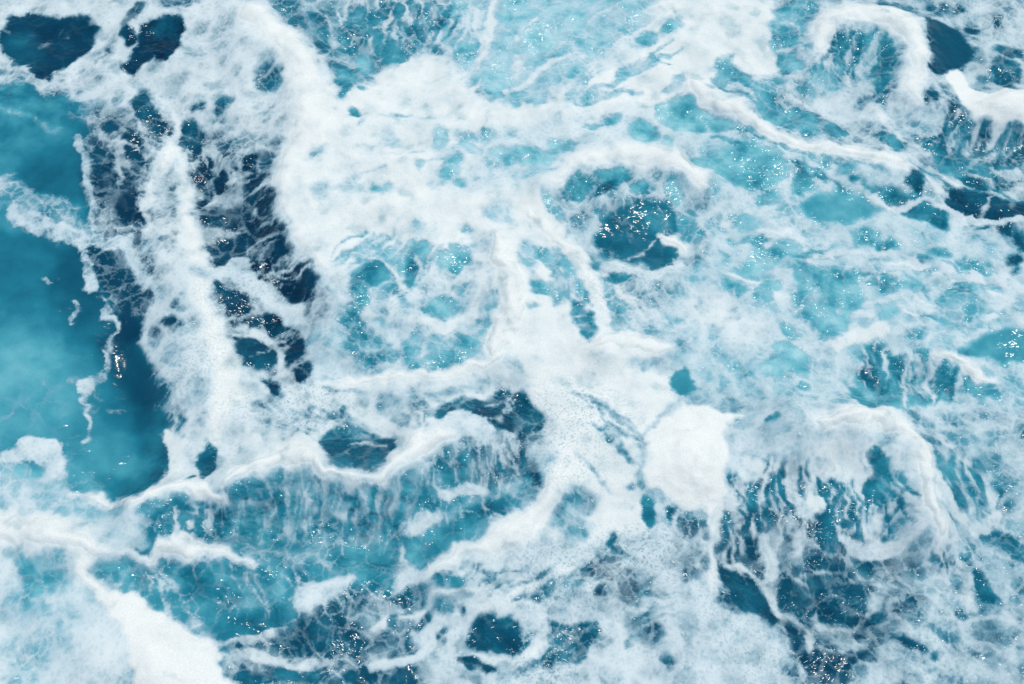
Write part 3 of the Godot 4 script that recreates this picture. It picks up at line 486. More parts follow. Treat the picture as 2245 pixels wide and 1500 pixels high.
	["oval", 0.5, 0.4, 0.043, [-1.54, 3.35, 0.067, 0.049, 0.07]],
	["oval", 0.3, 0.22, 0.043, [-1.72, 3.47, 0.097, 0.066, 1.45]],
	["oval", 0.4, 0.4, 0.045, [-1.13, 2.8, 0.068, 0.041, 0.02]],
	["oval", 0.1, 0.24, 0.038, [-0.18, 3.5, 0.293, 0.231, 0.01]],
	["oval", 0.04, 0.18, 0.071, [-0.13, 3.57, 0.189, 0.144, 0.01]],
	["oval", 0.32, 0.38, 0.033, [0.18, 3.59, 0.134, 0.066, 2.09]],
	["area", 0.26, 0.33, 0.043, [0.32, 3.34, 0.61, 3.4, 0.89, 3.36, 0.92, 3.5, 0.79, 3.74, 0.5, 3.83, 0.27, 3.88, 0.07, 3.9, 0.14, 3.83, 0.37, 3.64]],
	["band", 0.8, -1, 0.029, [0.04, 3.78, 0.019, 0.2, 3.63, 0.019, 0.34, 3.44, 0.024, 0.3, 3.3, 0.029]],
	["band", 0.9, -1, 0.028, [-0.44, 3.73, 0.028, -0.2, 3.8, 0.033, 0.04, 3.78, 0.024, 0.32, 3.61, 0.028]],
	["band", 0.1, 0.18, 0.019, [-0.55, 3.71, 0.024, -0.43, 3.8, 0.042, -0.29, 3.88, 0.042, -0.17, 3.9, 0.023]],
	["oval", 0.42, 0.28, 0.048, [1.45, 3.54, 0.114, 0.096, -0.14]],
	["oval", 0.3, 0.3, 0.038, [1.6, 3.81, 0.114, 0.065, 1.66]],
	["oval", 0.6, 0.3, 0.043, [1.27, 3.41, 0.076, 0.049, -0.03]],
	["band", 0.95, -1, 0.028, [-1.42, 3.88, 0.042, -1.14, 3.78, 0.038, -0.95, 3.69, 0.038, -0.79, 3.54, 0.024]],
	["area", 0.08, 0.2, 0.028, [-1.24, 4.16, -1.18, 3.85, -1.07, 3.8, -0.97, 3.88, -0.89, 4.16]],
	["oval", 0.1, 0.22, 0.033, [-1.57, 3.96, 0.194, 0.066, 3.01]],
	["oval", 0.25, 0.25, 0.043, [-1.62, 3.67, 0.143, 0.066, 1.49]],
	["area", 0.5, 0.25, 0.05, [1.84, 2.25, 2.09, 2.27, 2.16, 2.39, 2.12, 2.64, 2.06, 2.79, 1.87, 2.97, 1.81, 2.97, 1.74, 2.76, 1.76, 2.45]],
	["oval", 0.3, 0.3, 0.031, [2.05, 2.29, 0.108, 0.053, -2.97]],
	["oval", 0.35, 0.25, 0.045, [1.85, 2.88, 0.081, 0.048, 1.68]],
	["band", 0.95, -1, 0.03, [2.14, 2.1, 0.052, 2.18, 2.39, 0.031, 2.17, 2.63, 0.03, 2.1, 2.85, 0.04, 2.12, 3.04, 0.029]],
	["oval", 0.14, 0.33, 0.031, [2.28, 2.05, 0.085, 0.061, 1.52]],
	["area", 0.2, 0.22, 0.04, [2.37, 2.23, 2.47, 2.18, 2.59, 2.33, 2.65, 2.52, 2.67, 2.71, 2.37, 2.74, 2.31, 2.53]],
	["area", 0.07, 0.24, 0.029, [2.21, 2.84, 2.29, 2.77, 2.54, 2.85, 2.65, 2.97, 2.78, 3.13, 2.78, 3.26, 2.68, 3.32, 2.51, 3.29, 2.38, 3.13, 2.31, 3.04, 2.22, 2.99]],
	["oval", 0.06, 0.2, 0.024, [2.77, 3.34, 0.07, 0.042, 2.59]],
	["band", 0.85, -1, 0.03, [2.29, 2.75, 0.025, 2.54, 2.76, 0.04, 2.73, 2.91, 0.039, 2.81, 3.06, 0.039, 2.86, 3.26, 0.048]],
	["band", 0.95, -1, 0.03, [2.75, 2.47, 0.071, 2.78, 2.66, 0.06, 2.79, 2.85, 0.04]],
	["oval", 0.28, 0.42, 0.042, [2.47, 1.84, 0.138, 0.067, 1.4]],
	["oval", 0.24, 0.38, 0.042, [2.86, 1.72, 0.184, 0.113, 1.51]],
	["oval", 0.18, 0.22, 0.047, [3.17, 1.76, 0.197, 0.142, 1.67]],
	["oval", 0.15, 0.33, 0.036, [3.04, 1.98, 0.109, 0.069, 1.75]],
	["oval", 0.38, 0.38, 0.052, [2.68, 2.09, 0.148, 0.122, 1.61]],
	["band", 0.9, -1, 0.031, [2.34, 1.96, 0.052, 2.48, 2.14, 0.052, 2.61, 2.37, 0.046]],
	["band", 0.86, -1, 0.032, [2.62, 1.55, 0.053, 2.73, 1.81, 0.052, 2.84, 1.94, 0.042]],
	["band", 0.8, -1, 0.031, [2.95, 1.92, 0.063, 3.02, 2.23, 0.062, 3.06, 2.58, 0.05]],
	["band", 0.7, -1, 0.031, [2.72, 2.18, 0.051, 2.85, 2.48, 0.051]],
	["oval", 0.78, 0.7, 0.075, [2.22, 1.46, 0.171, 0.081, 1.82]],
	["oval", 0.84, 0.7, 0.054, [2.07, 1.33, 0.139, 0.055, 2.75]],
	["oval", 0.96, 0.6, 0.073, [3.34, 1.97, 0.2, 0.166, 1.98]],
	["oval", 0.96, 0.6, 0.085, [3.53, 1.61, 0.261, 0.208, 1.93]],
	["area", 0.16, 0.33, 0.041, [3.3, 2.36, 3.42, 2.18, 3.54, 1.99, 3.68, 2.07, 3.75, 2.28, 3.79, 2.39, 3.68, 2.48, 3.48, 2.58, 3.33, 2.58, 3.27, 2.48]],
	["band", 0.6, -1, 0.031, [3.66, 2.28, 0.026, 3.66, 2.46, 0.025]],
	["oval", 0.33, 0.52, 0.047, [3.92, 1.92, 0.362, 0.109, 1.72]],
	["oval", 0.28, 0.4, 0.035, [3.98, 2.44, 0.116, 0.059, -2.99]],
	["oval", 0.26, 0.5, 0.048, [3.9, 1.66, 0.119, 0.104, -0.72]],
	["band", 0.9, -1, 0.031, [3.64, 1.96, 0.062, 3.78, 2.15, 0.046, 3.8, 2.36, 0.031, 3.97, 2.52, 0.03]],
	["band", 0.95, -1, 0.03, [3.58, 2.47, 0.04, 3.78, 2.56, 0.06, 3.96, 2.59, 0.07, 4.2, 2.52, 0.061, 4.31, 2.42, 0.051]],
	["area", 0.24, 0.25, 0.044, [2.98, 2.74, 3.28, 2.65, 3.62, 2.76, 3.83, 2.87, 3.78, 3.2, 3.74, 3.35, 3.49, 3.4, 3.32, 3.31, 3.11, 3.35, 2.9, 3.16, 2.89, 2.96]],
	["oval", 0.28, 0.3, 0.045, [3.81, 2.72, 0.127, 0.081, -0.1]],
	["band", 0.55, -1, 0.03, [3.12, 2.86, 0.02, 3.32, 2.83, 0.02, 3.57, 2.79, 0.03, 3.7, 2.9, 0.039]],
	["band", 0.6, -1, 0.03, [2.95, 2.81, 0.03, 3.11, 2.95, 0.025]],
	["band", 0.62, -1, 0.029, [3.23, 3.25, 0.044, 3.29, 3.47, 0.048, 3.4, 3.61, 0.047, 3.6, 3.59, 0.043, 3.77, 3.42, 0.038, 3.85, 3.18, 0.049]],
	["area", 0.2, 0.18, 0.038, [2.9, 3.44, 3.05, 3.41, 3.18, 3.51, 3.2, 3.67, 3.58, 3.68, 3.66, 3.69, 3.5, 3.87, 3.36, 4.16, 3.04, 4.16, 2.94, 3.78]],
	["band", 0.7, -1, 0.029, [3.01, 3.36, 0.038, 3.11, 3.51, 0.038, 3.11, 3.67, 0.028]],
	["oval", 0.13, 0.25, 0.029, [3.91, 3.23, 0.155, 0.059, 2.05]],
	["oval", 0.13, 0.22, 0.029, [3.72, 3.43, 0.144, 0.04, 2.41]],
	["oval", 0.7, 0.4, 0.049, [3.91, 3.01, 0.204, 0.066, 1.81]],
	["area", 0.05, 0.22, 0.029, [4.01, 3.5, 4.11, 3.47, 4.16, 3.55, 4.26, 3.66, 4.22, 3.72, 4.09, 3.68, 4.02, 3.6]],
	["oval", 0.18, 0.28, 0.042, [4.34, 3.73, 0.048, 0.037, -0.27]],
	["area", 0.08, 0.3, 0.034, [4.87, 2.83, 4.97, 2.8, 5.07, 2.93, 5.14, 3.08, 5.08, 3.15, 4.94, 3.13, 4.87, 2.98]],
	["band", 0.9, -1, 0.03, [4.75, 2.83, 0.04, 4.83, 2.93, 0.03, 4.83, 3.14, 0.024]],
	["oval", 0.16, 0.35, 0.045, [4.68, 2.7, 0.219, 0.137, -3.04]],
	["oval", 0.82, 0.6, 0.04, [4.73, 2.64, 0.101, 0.08, -0.34]],
	["oval", 0.4, 0.42, 0.069, [4.36, 2.91, 0.186, 0.157, -2.99]],
	["oval", 0.3, 0.35, 0.044, [4.19, 3.12, 0.088, 0.068, -0.25]],
	["oval", 0.28, 0.32, 0.039, [4.73, 3.27, 0.088, 0.067, -0.27]],
	["oval", 0.32, 0.35, 0.043, [4.43, 3.46, 0.203, 0.052, -2.57]],
	["oval", 0.32, 0.32, 0.044, [4.91, 3.27, 0.077, 0.049, -0.12]],
	["oval", 0.22, 0.38, 0.047, [4.85, 2.04, 0.143, 0.085, 1.42]],
	["oval", 0.28, 0.4, 0.046, [5.44, 2.13, 0.074, 0.06, -0.53]],
	["oval", 0.24, 0.33, 0.061, [5.27, 2.5, 0.235, 0.141, -2.92]],
	["oval", 0.22, 0.33, 0.045, [5.43, 2.68, 0.111, 0.09, 2.29]],
	["oval", 0.3, 0.42, 0.046, [4.66, 2.33, 0.14, 0.056, -2.54]],
	["oval", 0.35, 0.45, 0.053, [5.15, 1.6, 0.123, 0.077, -0.12]],
	["oval", 0.36, 0.45, 0.052, [5.43, 1.8, 0.147, 0.097, 1.92]],
	["oval", 0.3, 0.5, 0.048, [4.62, 1.65, 0.163, 0.063, 1.53]],
	["oval", 0.4, 0.5, 0.065, [5.05, 1.28, 0.17, 0.105, -3.02]],
	["oval", 0.4, 0.48, 0.054, [5.43, 1.25, 0.126, 0.089, -0.2]],
	["band", 0.85, -1, 0.031, [4.64, 1.86, 0.063, 4.8, 2.25, 0.051, 5.01, 2.36, 0.092, 5.3, 2.18, 0.082]],
	["band", 0.8, -1, 0.032, [4.81, 1.32, 0.054, 5, 1.51, 0.064, 5.18, 1.76, 0.084, 5.29, 1.97, 0.083]],
	["oval", 0.7, 0.5, 0.072, [4.34, 2.2, 0.219, 0.146, 1.86]],
	["oval", 0.33, 0.5, 0.046, [4.23, 2.29, 0.11, 0.073, -0.13]],
	["band", 0.6, 0.5, 0.038, [1.36, 1.72, 0.021, 1.45, 1.48, 0.021, 1.53, 1.22, 0.022, 1.68, 0.98, 0.022, 1.88, 0.85, 0.017]],  # dark crease up the blob's left edge: contact shade painted as thinner foam
	["band", 0.58, 0.5, 0.036, [1.39, 1.85, 0.021, 1.63, 2.05, 0.026, 1.92, 2.16, 0.026, 2.12, 2.24, 0.021]],  # the same painted shade carried on below the blob
	["band", 0.35, 0.6, 0.046, [2.6, -3.4, 0.034, 2.94, -3.23, 0.04, 3.38, -2.89, 0.04, 3.71, -2.71, 0.033, 4.16, -2.64, 0.033, 4.6, -2.46, 0.039, 4.88, -2.37, 0.026]],  # shadow below the long diagonal rope, painted in as a darker line
	["oval", 0.86, 0.8, 0.331, [-4.19, 3.76, 0.534, 0.322, 1.32]],
	["oval", 0.8, 0.8, 0.199, [-4.68, 2.85, 0.313, 0.19, 1.29]],
]
# Thick foam: [name, category, label, height, shape, points]
const THICK := [
	["foam_ridge", "foam ridge", "long curved white foam ridge bounding the dark lacy water", 0.1, "band", [-3.56, -5.15, 0.191, -3.08, -4.65, 0.202, -2.78, -4.24, 0.212, -2.58, -3.67, 0.241, -2.59, -3.05, 0.235, -2.79, -2.66, 0.184, -2.84, -2.21, 0.129, -2.74, -1.78, 0.126, -2.57, -1.37, 0.105, -2.32, -1.03, 0.073, -2.08, -0.74, 0.042, -1.94, -0.49, 0.024]],
	["foam_arch", "foam ridge", "white foam arch curving over the round dark eye of water", 0.07, "band", [0.47, -2.23, 0.058, 0.91, -2.59, 0.118, 1.5, -2.75, 0.158, 2.07, -2.61, 0.144, 2.37, -2.35, 0.091, 2.43, -2.21, 0.051]],
	["foam_arch", "foam ridge", "thick hook shaped foam arch beside the smooth dark blue pool", 0.12, "band", [4.11, -4.46, 0.086, 4.21, -4.84, 0.131, 4.45, -5.06, 0.176, 4.82, -5.06, 0.205, 5.18, -4.94, 0.219, 5.42, -4.76, 0.188, 5.44, -4.4, 0.135, 5.31, -3.98, 0.105, 5.22, -3.76, 0.062, 5.29, -3.54, 0.027]],
	["foam_rope", "foam rope", "long wavy white foam rope running diagonally past turquoise cells", 0.11, "band", [2.42, -3.86, 0.097, 2.61, -3.59, 0.13, 2.89, -3.43, 0.109, 3.11, -3.24, 0.088, 3.39, -3.05, 0.087, 3.72, -2.86, 0.086, 4.07, -2.82, 0.073, 4.41, -2.77, 0.099, 4.68, -2.64, 0.112, 4.9, -2.53, 0.105, 5.07, -2.49, 0.046]],
	["foam_mound", "foam mound", "broad pale foam mound above dark streaked water", 0.14, "area", [5.79, -4.09, 6.03, -4.16, 6.09, -3.8, 6.23, -3.71, 6.45, -3.76, 7.13, -3.88, 7, -3.26, 6.55, -3.18, 6.25, -3.21, 5.97, -3.29, 5.84, -3.74]],
	["foam_column", "foam column", "wide upright column of foam between dark lace and smooth swell", 0.05, "band", [-4.35, -2.91, 0.053, -4.15, -2.28, 0.064, -4.03, -1.71, 0.088, -3.88, -1.2, 0.098, -3.72, -0.65, 0.107, -3.53, -0.08, 0.116, -3.34, 0.34, 0.147, -3.24, 0.76, 0.144, -3.33, 1.24, 0.087]],
	["foam_rope", "foam rope", "narrow foam strand hanging as a thin upright spike", 0.05, "band", [-4.42, -3.47, 0.02, -4.4, -3.18, 0.033, -4.42, -2.94, 0.066, -4.49, -2.62, 0.091]],
	["foam_finger", "foam finger", "smooth rounded white foam finger with blunt lower end", 0.18, "band", [-0.17, -1.45, 0.056, -0.12, -1.05, 0.122, -0.01, -0.72, 0.161, 0.01, -0.47, 0.171, -0.08, -0.21, 0.163, -0.17, 0, 0.15, -0.18, 0.14, 0.074]],
	["foam_rope", "foam rope", "straight slanting foam strand between finger and round dark eye", 0.06, "band", [0.21, -1.82, 0.069, 0.55, -1.56, 0.087, 0.77, -1.23, 0.092, 0.93, -0.9, 0.078, 1.08, -0.57, 0.065, 1.16, -0.26, 0.035]],
	["foam_rope", "foam rope", "short foam strand lying inside the round dark eye", 0.05, "band", [1.87, -1.6, 0.05, 2.02, -1.47, 0.068, 2.15, -1.33, 0.049]],
	["foam_hump", "foam mound", "smooth white hump beside the narrow dark pool", 0.1, "band", [0.86, 0.16, 0.034, 1.1, 0.05, 0.104, 1.37, 0.03, 0.15, 1.63, 0.07, 0.115, 1.85, 0.15, 0.057]],
	["foam_crest", "foam crest", "long low foam lip beneath the pale lace cells", 0.05, "band", [-2.27, 0.6, 0.034, -1.91, 0.52, 0.062, -1.43, 0.53, 0.056, -1.01, 0.47, 0.045, -0.65, 0.4, 0.045, -0.33, 0.32, 0.057, -0.11, 0.21, 0.063]],
	["foam_crest", "foam crest", "thick breaking foam crest curling round the oval dark pool", 0.13, "band", [-3.09, 1.94, 0.063, -2.79, 1.71, 0.128, -2.41, 1.55, 0.15, -2.17, 1.58, 0.107, -2.04, 1.78, 0.074, -1.75, 1.88, 0.068, -1.45, 1.84, 0.074, -1.25, 1.65, 0.096, -1.05, 1.47, 0.118, -0.83, 1.36, 0.108, -0.69, 1.38, 0.054]],
	["foam_crest", "foam crest", "scalloped foam lip closing the smooth blue trough", 0.08, "band", [-4.87, 1.9, 0.037, -4.57, 1.96, 0.047, -4.25, 2.13, 0.052, -4.02, 2.18, 0.062, -3.86, 2, 0.073, -3.56, 1.95, 0.079, -3.35, 1.99, 0.073, -3.11, 2.1, 0.042]],
	["foam_roller", "foam roller", "broad rolling foam cushion above the square turquoise patch", 0.13, "band", [-5.86, 2.29, 0.205, -5.53, 2.36, 0.194, -5.09, 2.42, 0.194, -4.73, 2.5, 0.152, -4.49, 2.61, 0.121, -4.24, 2.67, 0.04]],
	["foam_crest", "foam crest", "double peaked foam crest lying on turquoise wave face", 0.09, "band", [-4.14, 2.69, 0.02, -3.86, 2.71, 0.035, -3.69, 2.62, 0.076, -3.51, 2.56, 0.106, -3.36, 2.62, 0.076, -3.06, 2.68, 0.055, -2.75, 2.78, 0.025]],
	["foam_bank", "foam bank", "large smooth white foam bank with rounded scalloped edge", 0.16, "area", [-4.64, 2.73, -4.47, 2.78, -4.4, 2.97, -4.21, 3.09, -4, 3.09, -3.86, 3.22, -3.79, 3.34, -3.64, 3.36, -3.46, 3.47, -3.19, 3.59, -2.99, 3.77, -2.83, 4.09, -2.72, 4.92, -3.69, 4.92, -3.82, 3.86, -4.04, 3.42, -4.4, 3.12]],
	["foam_lump", "foam mound", "puffy foam lump between turquoise face and pale lace", 0.03, "band", [-2.24, 3.21, 0.049, -2.06, 3.15, 0.117, -1.88, 3.05, 0.098, -1.69, 2.93, 0.049]],
	["foam_ridge", "foam ridge", "slanting foam ridge descending from the central white sheet", 0.09, "band", [0.77, 1.34, 0.043, 0.53, 1.79, 0.09, 0.38, 2.08, 0.125, 0.13, 2.34, 0.174, -0.16, 2.52, 0.152, -0.55, 2.63, 0.08, -0.81, 2.83, 0.05]],
	["foam_blob", "foam mound", "biggest bulging white foam blob with smooth rounded edge", 0.17, "area", [1.41, 1.67, 1.5, 1.55, 1.57, 1.26, 1.68, 1.04, 1.9, 0.92, 2.16, 0.92, 2.47, 0.99, 2.68, 0.95, 2.45, 1.14, 2.36, 1.3, 2.37, 1.58, 2.33, 1.94, 2.18, 2.2, 1.92, 2.11, 1.63, 1.99, 1.44, 1.81]],
	["foam_crest", "foam crest", "arching foam crest bending down beside dark wave hollows", 0.14, "band", [3.38, 1.17, 0.077, 3.74, 1.12, 0.121, 4.12, 1.11, 0.132, 4.36, 1.22, 0.104, 4.44, 1.4, 0.086, 4.47, 1.58, 0.075, 4.5, 1.8, 0.085, 4.5, 2.07, 0.094, 4.51, 2.31, 0.103, 4.54, 2.5, 0.071]],
	["foam_rope", "foam rope", "short slanting foam rope across glittering ribbed water", 0.08, "band", [4.93, 0.16, 0.04, 5.09, 0.25, 0.074, 5.28, 0.39, 0.079, 5.42, 0.5, 0.067, 5.56, 0.5, 0.028]],
	["foam_crest", "foam crest", "thin wavering foam crest below the blue mottled veil", 0.03, "band", [3.55, -1.14, 0.03, 3.95, -1.22, 0.037, 4.34, -1.27, 0.037, 4.73, -1.25, 0.037, 5.14, -1.04, 0.048, 5.52, -0.94, 0.048, 5.94, -0.85, 0.06, 6.46, -0.7, 0.06]],
	["foam_lump", "foam mound", "translucent foam lump rising in the dark hollow", 0.03, "band", [-0.73, 1.19, 0.076, -0.52, 1.1, 0.109, -0.34, 1.23, 0.098, -0.24, 1.35, 0.054]],
	["foam_mound", "foam mound", "small rounded foam mound edging the pale swell", 0.03, "band", [-5.47, 1.51, 0.064, -5.35, 1.43, 0.107, -5.2, 1.44, 0.118, -5.07, 1.57, 0.074, -5.04, 1.74, 0.042]],
	["foam_lump", "foam mound", "small white foam lump among turquoise ripples", 0.03, "band", [4.15, -3.58, 0.123, 4.33, -3.52, 0.163, 4.46, -3.44, 0.081]],
	["foam_fleck", "foam patch", "pale round foam fleck floating alone on smooth blue water", 0.01, "band", [-5.62, -0.91, 0.03, -5.53, -0.83, 0.018]],
	["foam_fleck", "foam patch", "thin comma shaped foam fleck on smooth blue water", 0.01, "band", [-5.28, -0.54, 0.03, -5.22, -0.36, 0.023, -5.18, -0.26, 0.012]],
	["foam_strand", "foam strand", "short ragged foam strand below the forked foam bridge", 0.02, "band", [-5.25, -1.32, 0.055, -5.14, -1.02, 0.042, -5.07, -0.76, 0.054, -5.11, -0.68, 0.03]],
	["foam_strand", "foam strand", "long thin winding foam strand crossing the smooth blue swell", 0.02, "band", [-4.98, -0.63, 0.018, -4.83, -0.39, 0.023, -4.73, -0.22, 0.017, -4.72, 0.01, 0.023, -4.79, 0.26, 0.028, -4.84, 0.45, 0.034, -4.94, 0.55, 0.034, -4.89, 0.77, 0.022, -4.82, 1.03, 0.016, -4.79, 1.27, 0.027]],
	["foam_strand", "foam strand", "forked foam bridge joining pale veil to foam column", 0.02, "band", [-6.1, -1.84, 0.101, -5.78, -1.64, 0.137, -5.47, -1.49, 0.124, -5.23, -1.39, 0.086, -5.02, -1.43, 0.074, -4.78, -1.48, 0.087, -4.68, -1.24, 0.073, -4.5, -0.97, 0.085, -4.23, -0.65, 0.083]],
	["foam_strand", "foam strand", "upright ragged foam strand between smooth swell and dark lace", 0.02, "band", [-5.66, -3.07, 0.04, -5.5, -2.78, 0.046, -5.4, -2.48, 0.032, -5.31, -2.2, 0.026, -5.25, -1.92, 0.038, -5.19, -1.64, 0.037]],
	["foam_tongue", "foam patch", "speckled lobed foam tongue lying over small dark cells", 0.03, "band", [-3.82, -0.99, 0.085, -3.56, -0.97, 0.109, -3.35, -1.05, 0.133, -3.16, -0.82, 0.132, -2.93, -0.67, 0.107, -2.63, -0.41, 0.106, -2.47, -0.18, 0.081]],
	["foam_strand", "foam strand", "foam strand curving under the round dark eye", 0.03, "band", [1.16, -1.11, 0.049, 1.54, -0.93, 0.072, 1.76, -0.93, 0.06, 1.99, -1.13, 0.049, 2.11, -1.27, 0.037]],
	["foam_strand", "foam strand", "thin foam lip edging the long dark blue pool", 0.03, "band", [4.78, -1.94, 0.038, 5.19, -2.04, 0.032, 5.51, -1.87, 0.038, 5.62, -1.78, 0.044, 6.1, -1.7, 0.044, 6.46, -1.78, 0.044]],
	["foam_patch", "foam patch", "elongated white foam patch on the streaked wave face", 0.03, "band", [-0.74, 1.95, 0.042, -0.56, 1.92, 0.068, -0.37, 1.88, 0.042]],
	["foam_strand", "foam strand", "upturned foam arc beneath the glittering hollow of the crest", 0.03, "band", [3.58, 2.47, 0.04, 3.78, 2.56, 0.06, 3.96, 2.59, 0.065, 4.2, 2.52, 0.056, 4.31, 2.42, 0.046]],
	["foam_strand", "foam strand", "upright foam strand parting two dark hollows", 0.03, "band", [2.75, 2.47, 0.066, 2.78, 2.66, 0.055, 2.79, 2.85, 0.035]],
	["foam_strand", "foam strand", "bright narrow slanting foam strand above two small dark pools", 0.03, "band", [-1.42, 3.88, 0.042, -1.14, 3.78, 0.038, -0.95, 3.69, 0.038, -0.79, 3.54, 0.024]],
	["foam_patch", "foam patch", "tiny angular foam patch inside the dark hollow", 0.01, "band", [-0.05, 0.8, 0.044, -0.08, 0.94, 0.033]],
]
# Swell and wave crests: [shape, height, points]
const RELIEF := [
	["band", 0.18, [-3.49, -5.06, 0.66, -2.58, -3.67, 0.69, -2.72, -2.61, 0.592, -2.63, -1.5, 0.499, -2.08, -0.71, 0.36]],
	["band", 0.3, [-4.02, 2.17, 0.311, -3.16, 1.94, 0.42, -2.41, 1.53, 0.483, -2, 1.76, 0.424, -1.36, 1.72, 0.477, -0.82, 1.33, 0.488, -0.32, 1.17, 0.436]],
	["oval", -0.14, [-2, 2.44, 1.485, 0.31, -3.05]],
	["band", 0.16, [-4.97, 2.48, 0.457, -4.47, 2.61, 0.403, -3.51, 2.55, 0.303, -2.76, 2.78, 0.25]],
	["oval", 0.28, [-3.78, 3.82, 1.136, 0.586, -2.76]],
	["band", 0.12, [-2.29, 3.25, 0.292, -2.02, 3.1, 0.343, -1.65, 2.89, 0.248]],
	["oval", -0.1, [-2, 3.71, 0.751, 0.284, 0.01]],
	["oval", 0.22, [1.84, 1.57, 0.723, 0.662, -0.39]],
	["band", 0.3, [3.28, 1.17, 0.492, 4.14, 1.13, 0.548, 4.47, 1.61, 0.481, 4.49, 2.41, 0.409]],
	["oval", -0.2, [3.44, 3.14, 1.057, 0.59, -0.06]],
	["oval", -0.1, [2.54, 2.8, 0.544, 0.398, 1.44]],
	["band", 0.15, [0.72, 1.46, 0.376, 0.13, 2.35, 0.46, -0.78, 2.85, 0.348]],
	["oval", 0.14, [1.34, 0.11, 0.589, 0.309, -0.02]],
	["oval", -0.1, [1.58, -1.6, 0.68, 0.612, -0.22]],
	["band", 0.12, [0.44, -2.23, 0.387, 1.5, -2.79, 0.529, 2.45, -2.25, 0.387]],
	["band", 0.2, [4.15, -4.62, 0.432, 4.58, -5.08, 0.587, 5.4, -4.8, 0.58, 5.31, -3.82, 0.417]],
	["oval", 0.22, [6.36, -3.42, 0.672, 0.458, -0.18]],
	["oval", -0.1, [6.25, -2.92, 0.712, 0.44, -0.12]],
	["band", 0.12, [2.44, -3.73, 0.345, 3.72, -2.88, 0.398, 5.06, -2.5, 0.391]],
	["oval", -0.22, [-4.41, 0.68, 1.09, 0.557, 1.24]],
	["oval", 0.12, [-5.66, 0.55, 1.376, 1.01, 1.13]],
	["oval", -0.14, [-4, -2.13, 1.221, 0.901, 1.3]],
	["band", 0.12, [-4.14, -1.62, 0.436, -3.72, -0.25, 0.526, -3.47, 0.95, 0.55]],
	["oval", 0.1, [-1.29, -2.62, 1.521, 1.174, 2.86]],
	["oval", -0.1, [-2.95, -0.24, 0.701, 0.584, -1.9]],
	["band", 0.06, [-0.18, -1.38, 0.309, -0.01, -0.47, 0.354, -0.17, 0.1, 0.287]],
	["oval", -0.15, [-0.17, 0.93, 0.572, 0.349, 0]],
	["oval", -0.12, [-1.68, 1.54, 0.459, 0.28, 0.04]],
	["oval", -0.08, [4.35, 0.51, 0.638, 0.416, -0.11]],
	["oval", -0.1, [-0.15, 3.49, 0.426, 0.289, 0]],
	["oval", -0.08, [5.98, -4.72, 0.597, 0.421, 1.92]],
	["oval", 0.06, [1.1, 2.88, 0.582, 0.405, -0.04]],
	["band", 0.08, [1.77, 3.66, 0.569, 2.46, 3.8, 0.565]],
	["oval", -0.1, [-6.38, -4.74, 0.851, 0.702, 0.53]],
]
# Smoother or livelier water: [share of the usual chop, oval]
const CALM := [
	[0.32, [-5.47, -0.61, 3.158, 1.395, 1.35]],
	[0.5, [1.58, -1.6, 0.571, 0.539, -0.5]],
	[0.3, [5.95, -4.72, 0.552, 0.362, 1.87]],
	[0.5, [4.1, -1.94, 0.516, 0.314, -0.08]],
	[0.6, [-6.32, -4.74, 0.777, 0.631, 0.44]],
	[0.5, [-3.79, 3.72, 1.044, 0.664, 0.1]],
	[0.5, [5.71, 0.06, 0.38, 0.243, -0.14]],
	[0.4, [1.98, 0.56, 0.212, 0.178, -0.17]],
	[1.6, [3.55, 2.99, 0.967, 0.547, -0.06]],
	[1.6, [4.35, 0.51, 0.741, 0.358, -0.05]],
	[1.6, [0.09, 1.44, 0.358, 0.337, -0.02]],
	[1.4, [-2.35, 2.12, 1.245, 0.32, 0.01]],
	[1.5, [-1.83, 0.12, 0.428, 0.306, 0.06]],
	[1.4, [4.01, -4.21, 0.859, 0.482, -0.05]],
	[1.5, [1.02, -2.28, 0.52, 0.359, -0.03]],
	[1.7, [1.1, 2.93, 0.436, 0.303, -0.04]],
	[1.6, [2.6, 2.66, 0.567, 0.339, 1.72]],
	[1.3, [-3.74, -2.42, 0.477, 0.418, 0.48]],
]
# Wave faces down which the foam runs in streaks: [strength, oval]
const STREAK := [
	[1, [-2.1, 2.14, 2.008, 0.477, -3.04]],
	[1, [-0.21, 1.61, 0.559, 0.444, 0.01]],
	[1, [3.11, 2.28, 1.001, 0.784, -0.19]],
	[1, [4.51, 0.5, 0.848, 0.476, -0.07]],
	[1, [6.09, -3.04, 0.721, 0.514, -0.2]],
	[0.7, [4.74, -4.15, 0.675, 0.58, 2.22]],
	[0.5, [-2.91, -1.2, 0.812, 0.608, 1.36]],
	[0.6, [-1.39, -4.98, 1.126, 0.757, 0.03]],
	[0.5, [-3.25, 2.87, 0.971, 0.304, 0.01]],
	[0.6, [4.88, 1.81, 0.698, 0.571, 2.19]],
]
